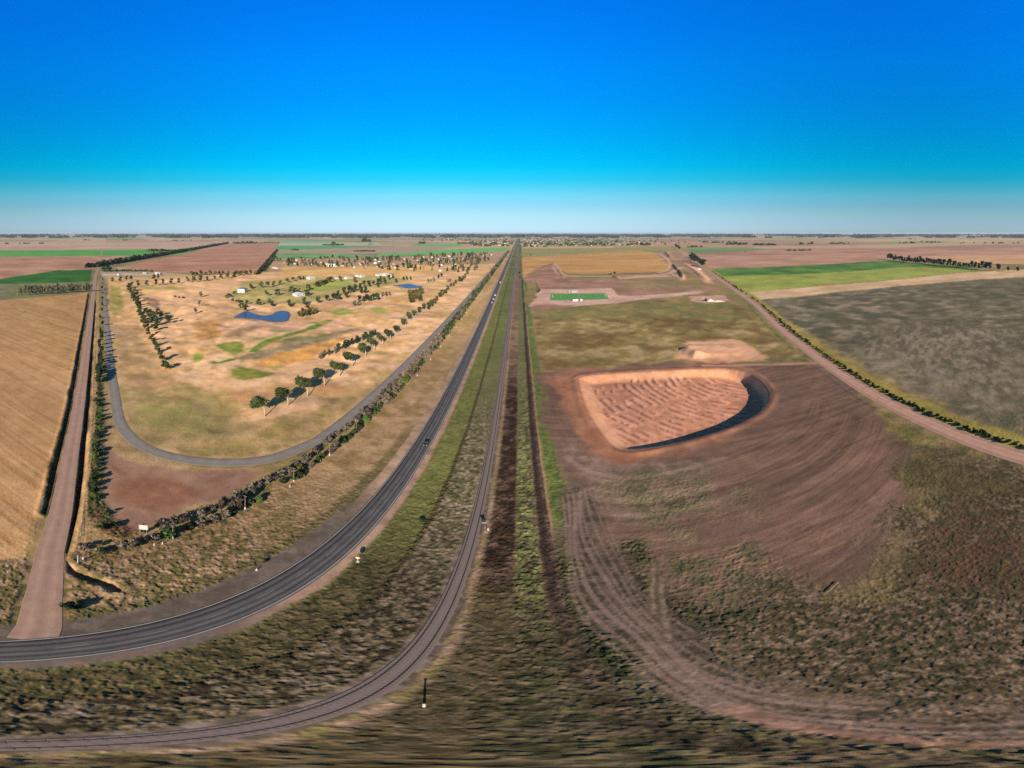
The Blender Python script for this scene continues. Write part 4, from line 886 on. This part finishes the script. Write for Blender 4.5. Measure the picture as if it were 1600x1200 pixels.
# ------------------------------------------------------------------ houses
def house_parts(w, d, h, rise, wall, roof, windows=True, hip=False):
    """list of (name, mesh, [subparts])"""
    out = []
    mb = MB(); mb.prism([(-w / 2, -.2), (w / 2, -.2), (w / 2, h), (0, h + rise * .96) if not hip else (w / 2 - .01, h), (-w / 2, h)] if not hip else [(-w / 2, -.2), (w / 2, -.2), (w / 2, h), (-w / 2, h)], -d / 2, d / 2)
    out.append(('wall', mb.mesh('wall', wall)))
    mb = MB(); e = .5
    if hip:
        b = 0; a = min(w, d) * .35
        mb.v = [(-w / 2 - e, -d / 2 - e, h), (w / 2 + e, -d / 2 - e, h), (w / 2 + e, d / 2 + e, h), (-w / 2 - e, d / 2 + e, h), (-w / 2 + a, 0, h + rise), (w / 2 - a, 0, h + rise)]
        mb.f = [(0, 1, 5, 4), (2, 3, 4, 5), (1, 2, 5), (3, 0, 4), (3, 2, 1, 0)]
    else:
        k = rise / (w / 2); mb.prism([(-w / 2 - e, h - e * k), (0, h + rise), (w / 2 + e, h - e * k), (w / 2 + e, h - e * k + .22), (0, h + rise + .22), (-w / 2 - e, h - e * k + .22)], -d / 2 - e, d / 2 + e)
    out.append(('roof', mb.mesh('roof', roof)))
    if windows:
        for sy in (-1, 1):
            for fx in (-.32, .32):
                mb = MB(); mb.box(fx * w, sy * (d / 2 + .02), h * .55, 1.5, .12, 1.3); out.append(('window', mb.mesh('window', M['glass'])))
        mb = MB(); mb.box(0, -d / 2 - .03, 1.05, 1.1, .12, 2.1); out.append(('door', mb.mesh('door', M['door'])))
        mb = MB(); mb.box(w / 2 + .02, 0, h * .55, .12, 1.6, 1.3); out.append(('window', mb.mesh('window', M['glass'])))
    return out
HV = [house_parts(11, 9, 3.2, 1.9, M['white'], M['greyroof']), house_parts(13, 8, 3.0, 1.8, M['cream'], M['tile'], hip=True), house_parts(10, 10, 5.6, 1.4, M['white'], M['darkroof'], hip=True), house_parts(14, 8, 3.0, 1.4, M['white'], M['white']), house_parts(10, 8, 3.2, 2.0, M['brickwall'], M['tile'])]
DESC = ['white walls and grey gable roof', 'cream walls and red tiled roof', 'two white storeys and dark roof', 'white walls and white roof', 'brick walls and red tiled roof']
def house(px, py, v, rz, label, group=None, s=1.0, parts=True, name='house'):
    x, y = G(px, py) if py is not None else px
    t = empty(name, (x, y, tz(x, y)), rz, label, 'house' if name == 'house' else 'shed', group, s)
    for nm, me in HV[v]:
        if not parts and nm in ('window', 'door'): continue
        child(nm, me, t)
    return t
house(379, 457, 2, R(20), 'large white house with dark roof among green shrubs above the large pond', s=1.25)
house(467, 463, 3, R(75), 'long low white house with white roof on the lawn', s=1.25)
house(462, 461.5, 0, R(-15), 'small white outbuilding touching the long low white house', s=.7)
house(519, 416, 3, R(40), 'largest white-roofed building in the village front', s=2.0)
for i, (px, py, v, s) in enumerate(((486, 437, 3, 1.25), (516, 435, 1, .9), (528, 435, 0, 1.0), (543, 436, 3, 1.0), (551, 435, 1, .9), (560, 433, 0, 1.1), (566, 433.5, 3, .9), (592, 432, 0, 1.1), (603, 431.5, 3, 1.15), (611, 433, 2, .9))):
    house(px, py, v, R(70 + random.uniform(-12, 12)), f'house with {DESC[v]}, {ORD[i]} from left in front row', 'houses in the front row', s)
house(430, 419.5, 3, R(-22), 'long narrow white shed by the ploughed field corner', s=(2.2, .7, .9), name='shed')
house(246, 428.5, 3, R(-20), 'long white shed by the near edge of the ploughed field', s=(1.5, 1, 1.2), name='shed')
house(226, 427.5, 3, R(-20), 'small white shed left of the long white one', s=.8, name='shed')
house(186, 430, 0, R(10), 'small grey-roofed hut near the end of the golf lane', s=.7, name='shed')
VIL = GS((495, 417), (560, 419), (640, 424), (720, 424), (745, 411), (772, 397), (690, 399.5), (600, 404), (520, 404), (440, 407), (440, 414))
vx = [p[0] for p in VIL]; vy = [p[1] for p in VIL]
nh = 0; spots = []
while nh < 62:
    x, y = random.uniform(min(vx), max(vx)), random.uniform(min(vy), max(vy))
    if sdist(VIL, np.array([x]), np.array([y]))[0] < 4 or any(math.hypot(x - a, y - b) < 24 for a, b in spots): continue
    if x > hedge_x(y) - 30: continue
    spots.append((x, y)); nh += 1; v = random.choice([0, 0, 1, 1, 2, 3, 4, 4])
    house((x, y), None, v, R(random.choice([0, 90]) + random.uniform(-12, 12)), f'village house with {DESC[v]} among trees', 'houses of the village', random.uniform(.7, 1.0), parts=False)
nt_ = 0
while nt_ < 300:
    x, y = random.uniform(min(vx) - 40, max(vx)), random.uniform(min(vy) - 10, max(vy) + 120)
    if sdist(VIL, np.array([x]), np.array([y]))[0] < -40 or x > hedge_x(y) - 25 or any(math.hypot(x - a, y - b) < 7 for a, b in spots): continue
    k = random.choice(['dark', 'olive', 'round', 'round', 'bare', 'dark', 'poplar'])
    lab = {'dark': 'dark evergreen among the village houses', 'olive': 'olive tree among the village houses', 'round': 'round green tree among the village houses', 'bare': 'leafless shrub among the village houses', 'poplar': 'pale poplar among the village houses'}[k]
    plant(k, x, y, {'dark': .9, 'olive': 1.5, 'round': 1.6, 'bare': 1.8, 'poplar': .8}[k] * random.uniform(.8, 1.6), lab, f'{NAMES[k].replace("_", " ")}s of the village', z=0); nt_ += 1
mb = MB(); mr = MB()
for _ in range(240):                                       # the far town ahead
    px = random.gauss(815, 110); py = random.uniform(369, 385)
    if px < 680 or px > 1080 or (px < 735 and py > 378): continue
    x, y = G(px, py)
    if abs(x - road_x(y)) < 16 or abs(x - rail_x(y)) < 14: continue
    w, d, h = random.uniform(9, 22), random.uniform(8, 16), random.uniform(3, 7)
    mb.box(x, y, h / 2, w, d, h, random.uniform(0, 1.5)); 
tag(solo('far_town_houses', mb.mesh('far_town_houses', M['cream'])), kind='stuff')

# ------------------------------------------------------------------ vehicles
def car(x, y, rz, paint, label, van=False, s=1.0):
    t = empty('van' if van else 'car', (x, y, .16), rz, label, 'van' if van else 'car', None, s)
    prof = [(-2.15, .35), (-2.2, .62), (-2.1, .9), (-1.0, 1.0), (1.3, 1.02), (2.05, .95), (2.2, .7), (2.15, .35)]
    if van: prof = [(-2.3, .35), (-2.35, .8), (-1.9, 1.15), (-1.5, 1.25), (2.2, 1.25), (2.35, .8), (2.3, .35)]
    mb = MB(); mb.prism([(p[0], p[1]) for p in prof], -.88, .88); child('body', mb.mesh('body', paint, bevel=.07), t)
    gp = [(-1.05, .98), (-.35, 1.44), (.95, 1.47), (1.75, .99)] if not van else [(-1.6, 1.22), (-1.0, 1.9), (2.15, 1.92), (2.2, 1.22)]
    mb = MB(); mb.prism(gp, -.76, .76); child('window_band', mb.mesh('window_band', M['glass'], bevel=.03), t)
    rp = [(gp[1][0] + .02, gp[1][1] - .03), (gp[1][0] + .05, gp[1][1] + .05), (gp[2][0] - .03, gp[2][1] + .05), (gp[2][0], gp[2][1] - .03)]
    mb = MB(); mb.prism(rp, -.78, .78); child('roof', mb.mesh('roof', paint), t)
    for wx_ in (-1.35, 1.35):
        for wy_ in (-.82, .82):
            mb = MB(); mb.tube([(wx_, wy_ - .11, .32), (wx_, wy_ + .11, .32)], .33, 12); w = child('wheel', mb.mesh('wheel', M['tyre']), t)
            mb = MB(); mb.tube([(wx_, wy_ - .13, .32), (wx_, wy_ + .13, .32)], .19, 10); child('rim', mb.mesh('rim', M['steel']), w)
    for sy in (-.6, .6):
        mb = MB(); mb.box(-2.19, sy, .72, .1, .36, .16); child('headlight', mb.mesh('headlight', M['lamp']), t)
        mb = MB(); mb.box(2.19, sy, .8, .1, .3, .16); child('tail_light', mb.mesh('tail_light', M['taillamp']), t)
    return t
def on_road(py, off):
    y = G(765, py)[1]
    return road_x(y) + off, y
x, y = on_road(693, 1.75); y = 142.; car(road_x(y) + 1.75, y, R(90 - 1.2), M['blackcar'], 'black car driving toward the viewer on the near part of the highway')
for py, off, pm, lb, van in ((462, 1.6, 'whitecar', 'white van, farthest of the three close-driving vehicles on the highway', True), (468, 1.6, 'whitecar', 'white car in the middle of the three close-driving vehicles', False), (473.5, 1.6, 'silvercar', 'silver car leading the three close-driving vehicles on the highway', False), (442, 1.7, 'whitecar', 'lone white van far off on the highway beyond the group', True)):
    x, y = on_road(py, off); car(x, y, R(90 - 1.2), M[pm], lb, van, 1.15)

# ------------------------------------------------------------------ poles, signs, posts
PB = [(130, 874), (270, 843), (383, 796), (459, 752), (515, 712), (557, 675), (590, 644), (616, 618)]
pw = [G(*p) for p in PB]
yk = pw[-1][1]
while yk < 640: yk += 34; pw.append((hedge_x(yk) + 5, yk))
for i, (x, y) in enumerate(pw):
    lb = f'pale concrete utility pole, {ORD[i]} from the near end along the long hedge'
    t = empty('utility_pole', (x, y, 0), R(-1.5), lb, 'pole', 'utility poles along the hedge')
    mb = MB(); mb.tube([(0, 0, -.3), (0, 0, 4), (0, 0, 7.6)], [.13, .11, .08], 8); child('shaft', mb.mesh('shaft', M['bark']), t)
    mb = MB(); mb.tube([(0, 0, -.1), (0, 0, 1.3)], .24, 8); child('painted_foot', mb.mesh('painted_foot', M['white']), t)
    mb = MB(); mb.box(0, 0, 7.2, 1.1, .09, .1); child('crossarm', mb.mesh('crossarm', M['bark']), t)
    for k in (-.48, 0, .48):
        mb = MB(); mb.tube([(k, 0, 7.25), (k, 0, 7.42)], .05, 6); child('insulator', mb.mesh('insulator', M['white']), t)
def post(px, py, h, r, m, label, name='post', cap=None):
    x, y = G(px, py); z = tz(x, y); t = empty(name, (x, y, z), 0, label, 'post')
    mb = MB(); mb.tube([(0, 0, -.2), (0, 0, h * .5), (0, 0, h)], [r, r * .95, r * .85], 8); child('shaft', mb.mesh('shaft', m), t)
    mb = MB(); mb.tube([(0, 0, -.1), (0, 0, .12)], r * 2.4, 8); child('footing', mb.mesh('footing', M['concrete']), t)
    if cap: mb = MB(); mb.tube([(0, 0, h - .02), (0, 0, h + .2)], r * 1.3, 8); child('cap', mb.mesh('cap', cap), t)
post(121.5, 881, 4.2, .12, M['white'], 'tall white post at the corner of the dirt road strip', cap=M['concrete'])
post(662.5, 1105, 3.6, .11, M['concrete'], 'pale thin post with a long shadow right of the railway curve', cap=M['concrete'])
post(1411, 794, 1.5, .10, M['red'], 'short red stake with white top on the bare earth edge', name='stake', cap=M['white'])
post(762.5, 829, 1.4, .16, M['white'], 'short white kilometre stone right of the railway', name='marker_stone')
post(241, 852, 1.1, .14, M['white'], 'short white stake below the billboard, left of the pair', name='stake')
post(254, 850, 1.1, .14, M['white'], 'short white stake below the billboard, right of the pair', name='stake')
post(453, 761, 1.2, .14, M['white'], 'short white stake beside the fourth utility pole', name='stake')
post(500.5, 722, 1.2, .14, M['white'], 'short white stake beside the fifth utility pole', name='stake')
post(401, 891, .9, .14, M['white'], 'short white stake on the verge above the wide highway shoulder', name='stake')
# billboard
x, y = G(224, 838); t = empty('billboard', (x, y, 0), R(48), 'blank pale billboard on two posts above the dark hedge', 'billboard')
mb = MB(); mb.box(0, 0, 5.0, 2.1, .14, 2.3); child('panel', mb.mesh('panel', M['concrete']), t)
mb = MB(); mb.box(0, .05, 3.83, 2.4, .1, .1); mb.box(0, .05, 6.17, 2.4, .1, .1); mb.box(-1.18, .05, 5, .1, .1, 2.3); mb.box(1.18, .05, 5, .1, .1, 2.3); child('frame', mb.mesh('frame', M['steel']), t)
for s_ in (-.8, .8): mb = MB(); mb.tube([(s_, .16, -.2), (s_, .16, 6.0)], .09, 6); child('post', mb.mesh('post', M['steel']), t)
# round road sign by the highway
x, y = G(559, 878); t = empty('road_sign', (x, y, 0), R(10), 'round road sign on a white post at the right edge of the highway', 'road sign')
mb = MB(); mb.tube([(0, 0, -.2), (0, 0, 3.0)], .07, 8); child('post', mb.mesh('post', M['white']), t)
mb = MB(); mb.tube([(0, -.09, 2.45), (0, -.05, 2.45)], .62, 20); d_ = child('disc', mb.mesh('disc', M['red']), t)
mb = MB(); mb.tube([(0, -.11, 2.45), (0, -.092, 2.45)], .45, 20); child('face', mb.mesh('face', M['white']), d_)
mb = MB(); mb.box(0, -.02, .12, .7, .7, .24); child('footing', mb.mesh('footing', M['concrete']), t)
# signal box by the rails
x, y = G(756.5, 816); t = empty('relay_cabinet', (x, y, 0), R(5), 'small dark relay cabinet right of the rails', 'cabinet')
mb = MB(); mb.box(0, 0, .9, .9, .7, 1.5); child('cabinet_body', mb.mesh('cabinet_body', M['dark'], bevel=.03), t)
mb = MB(); mb.prism([(-.55, 1.65), (.55, 1.65), (.5, 1.78), (-.5, 1.78)], -.45, .45); child('lid', mb.mesh('lid', M['dark']), t)
mb = MB(); mb.box(0, 0, .07, 1.1, .9, .16); child('plinth', mb.mesh('plinth', M['concrete']), t)
# pipe lying on the weeds
x0, y0 = G(1292, 927); x1, y1 = G(1310, 910)
mb = MB(); n_ = 10; mb.tube([(x0 + (x1 - x0) * k / n_, y0 + (y1 - y0) * k / n_, .42) for k in range(n_ + 1)], .12, 8)
tag(solo('pipe', mb.mesh('pipe', M['bark'], True)), 'pale pipe lying on the weeds at the edge of the bare earth', 'pipe')
# fence along the strip beside the left dirt road
fl = GS((121.5, 879), (129, 800), (135, 745), (142, 680), (148, 610), (153, 520))
t = empty('wire_fence', (0, 0, 0), 0, 'pale post and wire fence along the tan strip by the dirt road', 'fence')
fp = []
for a, b in zip(fl[:-1], fl[1:]): fp += subdiv(a, b, 5.)[:-1]
fp = fp[:70]
for p in fp: mb = MB(); mb.box(p[0], p[1], .75, .16, .16, 1.7); child('post', mb.mesh('post', M['concrete']), t)
mb = MB()
for z_ in (.5, .95, 1.4): mb.tube([(p[0] + .1, p[1], z_) for p in fp], .025, 4)
child('wire', mb.mesh('wire', M['steel']), t)
fr = [(p[0] - 8.3, p[1] + 4.0) for p in RIGHT_ROAD[3:-2]]
t = empty('wire_fence', (0, 0, 0), 0, 'thin post and wire fence on the bare earth side of the pink dirt road', 'fence')
fp = []
for a, b in zip(fr[:-1], fr[1:]): fp += subdiv(a, b, 6.)[:-1]
fp = fp[:99]
for p in fp: mb = MB(); mb.box(p[0], p[1], .75, .16, .16, 1.7); child('post', mb.mesh('post', M['sleeper']), t)
mb = MB()
for z_ in (.5, .95, 1.4): mb.tube([(p[0] + .1, p[1], z_) for p in fp], .025, 4)
child('wire', mb.mesh('wire', M['steel']), t)
# digger and white sand on the building ground
x, y = G(1102.5, 470); t = empty('excavator', (x, y, 0), R(200), 'dark excavator beside the white sand heap on the building ground', 'excavator', s=1.2)
for s_ in (-1.1, 1.1): mb = MB(); mb.prism([(-1.9, .15), (-1.6, 0), (1.6, 0), (1.9, .15), (1.9, .7), (1.6, .85), (-1.6, .85), (-1.9, .7)], s_ - .3, s_ + .3); child('crawler_track', mb.mesh('crawler_track', M['tyre']), t)
mb = MB(); mb.box(-.5, 0, 1.6, 3.0, 2.5, 1.1); child('engine_deck', mb.mesh('engine_deck', M['dark'], bevel=.06), t)
mb = MB(); mb.box(.8, .65, 2.5, 1.4, 1.0, 1.5); child('cab', mb.mesh('cab', M['glass'], bevel=.05), t)
mb = MB(); mb.tube([(1., -.3, 1.9), (3.2, -.3, 4.4), (5.2, -.3, 3.4)], [.32, .28, .22], 6); child('boom', mb.mesh('boom', M['yellow']), t)
mb = MB(); mb.tube([(5.2, -.3, 3.4), (5.8, -.3, 1.2)], .18, 6); child('stick', mb.mesh('stick', M['yellow']), t)
mb = MB(); mb.prism([(5.3, 1.3), (6.1, 1.3), (6.2, .5), (5.5, .3)], -.9, .3); child('bucket', mb.mesh('bucket', M['dark']), t)
def heap(px, py, lx, ly, h, m, label, rz=0):
    x, y = G(px, py); v = []; f = []; n = 24; rings = 7
    for i in range(rings):
        q = 1 - i / (rings - 1)
        for k in range(n):
            a = 6.283 * k / n; w = 1 + .22 * math.sin(3 * a + px) + .12 * math.sin(7 * a)
            v.append((lx * q * w * math.cos(a), ly * q * w * math.sin(a), h * (1 - q) ** .8 * (1 + .15 * math.sin(5 * a)) - .1))
    for i in range(rings - 1):
        for k in range(n): f.append((i * n + k, i * n + (k + 1) % n, (i + 1) * n + (k + 1) % n, (i + 1) * n + k))
    return tag(solo('sand_heap', mesh_py('sand_heap', v, f, m, True), (x, y, 0), rz), label, 'heap')
heap(1110, 470.5, 5.5, 4, 3.2, M['whitesand'], 'white sand heap beside the excavator')
heap(1122, 471, 10, 4, 1.6, M['whitesand'], 'long low white sand heap right of the tall one', R(-25))
heap(1092, 421, 8, 4.5, 3.5, M['whitesand'], 'pale sand heap on the far building ground', R(-40))

# ------------------------------------------------------------------ light, sky, air, camera
SUN_EL, SUN_AZ = 23.0, 166.5           # azimuth clockwise from +Y
sv = Vector((math.sin(R(SUN_AZ)) * math.cos(R(SUN_EL)), math.cos(R(SUN_AZ)) * math.cos(R(SUN_EL)), math.sin(R(SUN_EL))))
sl = bpy.data.lights.new('sun', 'SUN'); sl.energy = 5.0; sl.angle = R(.5); sl.color = (1, .93, .83)
so = bpy.data.objects.new('sun', sl); COL.objects.link(so); so.rotation_euler = (-sv).to_track_quat('-Z', 'Y').to_euler(); so.location = (0, 0, 300)
w = bpy.data.worlds.new('World'); sc.world = w; w.use_nodes = True
N = w.node_tree.nodes; L = w.node_tree.links; bg = N['Background']
sk = N.new('ShaderNodeTexSky'); sk.sky_type = 'NISHITA'; sk.sun_disc = False; sk.sun_elevation = R(SUN_EL); sk.sun_rotation = R(SUN_AZ); sk.altitude = 200; sk.air_density = 1.0; sk.dust_density = .3; sk.ozone_density = 3.0
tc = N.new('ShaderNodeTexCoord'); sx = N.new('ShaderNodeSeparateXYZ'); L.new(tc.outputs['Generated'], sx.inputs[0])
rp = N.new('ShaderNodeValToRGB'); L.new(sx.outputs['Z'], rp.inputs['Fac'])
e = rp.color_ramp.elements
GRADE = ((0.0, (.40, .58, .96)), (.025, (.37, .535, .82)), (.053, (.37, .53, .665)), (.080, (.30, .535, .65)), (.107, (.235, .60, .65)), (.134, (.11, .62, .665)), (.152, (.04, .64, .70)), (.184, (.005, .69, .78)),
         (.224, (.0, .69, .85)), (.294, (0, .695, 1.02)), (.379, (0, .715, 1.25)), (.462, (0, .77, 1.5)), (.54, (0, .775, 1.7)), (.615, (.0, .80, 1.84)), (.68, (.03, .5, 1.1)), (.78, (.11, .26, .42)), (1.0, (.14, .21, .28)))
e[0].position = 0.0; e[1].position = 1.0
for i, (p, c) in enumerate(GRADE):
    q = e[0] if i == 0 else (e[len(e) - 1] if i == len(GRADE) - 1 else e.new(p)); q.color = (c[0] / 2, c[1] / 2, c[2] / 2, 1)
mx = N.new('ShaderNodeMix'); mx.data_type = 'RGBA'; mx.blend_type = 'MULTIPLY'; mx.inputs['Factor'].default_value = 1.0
# unseen sky graded warm sunward, dark overhead, to make shadow fill less blue
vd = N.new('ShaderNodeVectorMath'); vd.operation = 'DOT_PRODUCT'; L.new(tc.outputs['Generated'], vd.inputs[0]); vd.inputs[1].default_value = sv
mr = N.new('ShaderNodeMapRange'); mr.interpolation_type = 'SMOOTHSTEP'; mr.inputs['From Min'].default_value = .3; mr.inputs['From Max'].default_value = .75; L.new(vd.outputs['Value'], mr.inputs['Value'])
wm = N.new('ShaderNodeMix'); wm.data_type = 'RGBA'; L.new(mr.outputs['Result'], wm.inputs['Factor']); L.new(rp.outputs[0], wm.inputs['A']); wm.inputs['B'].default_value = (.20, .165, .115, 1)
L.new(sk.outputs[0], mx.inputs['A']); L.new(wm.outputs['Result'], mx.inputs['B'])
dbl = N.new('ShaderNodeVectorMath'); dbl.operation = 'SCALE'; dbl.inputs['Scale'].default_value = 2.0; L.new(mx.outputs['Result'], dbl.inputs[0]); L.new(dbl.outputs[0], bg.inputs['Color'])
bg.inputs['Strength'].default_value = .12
# the air
S = 58000.
mb = MB(); mb.box(0, 0, 49.5, 2 * S, 2 * S, 119.0)
hm = bpy.data.materials.new('haze_air'); hm.use_nodes = True; hn = hm.node_tree.nodes; hn.clear()
ho = hn.new('ShaderNodeOutputMaterial'); hv = hn.new('ShaderNodeVolumePrincipled'); hv.inputs['Color'].default_value = (.82, .9, 1, 1); hv.inputs['Density'].default_value = 3.0e-5; hv.inputs['Anisotropy'].default_value = .1
hm.node_tree.links.new(hv.outputs[0], ho.inputs['Volume'])
hz = solo('haze', mb.mesh('haze', hm)); hz['kind'] = 'stuff'

cam = bpy.data.cameras.new('camera'); co = bpy.data.objects.new('camera', cam); COL.objects.link(co); sc.camera = co
co.location = (0, 0, H); co.rotation_euler = (R(90), 0, 0)
cam.type = 'PANO'; cam.clip_start = .1; cam.clip_end = 200000
cam.panorama_type = 'EQUIRECTANGULAR'
cam.longitude_min = R(-800 / DEG); cam.longitude_max = R(800 / DEG)
cam.latitude_max = R(364 / DEG); cam.latitude_min = R(-836 / DEG)
sc.render.engine = 'CYCLES'
sc.cycles.use_denoising = False; sc.cycles.max_bounces = 4; sc.cycles.diffuse_bounces = 2; sc.cycles.glossy_bounces = 2; sc.cycles.volume_bounces = 0
sc.view_settings.view_transform = 'Standard'; sc.view_settings.look = 'None'; sc.view_settings.exposure = EXPO; sc.view_settings.gamma = 1.0
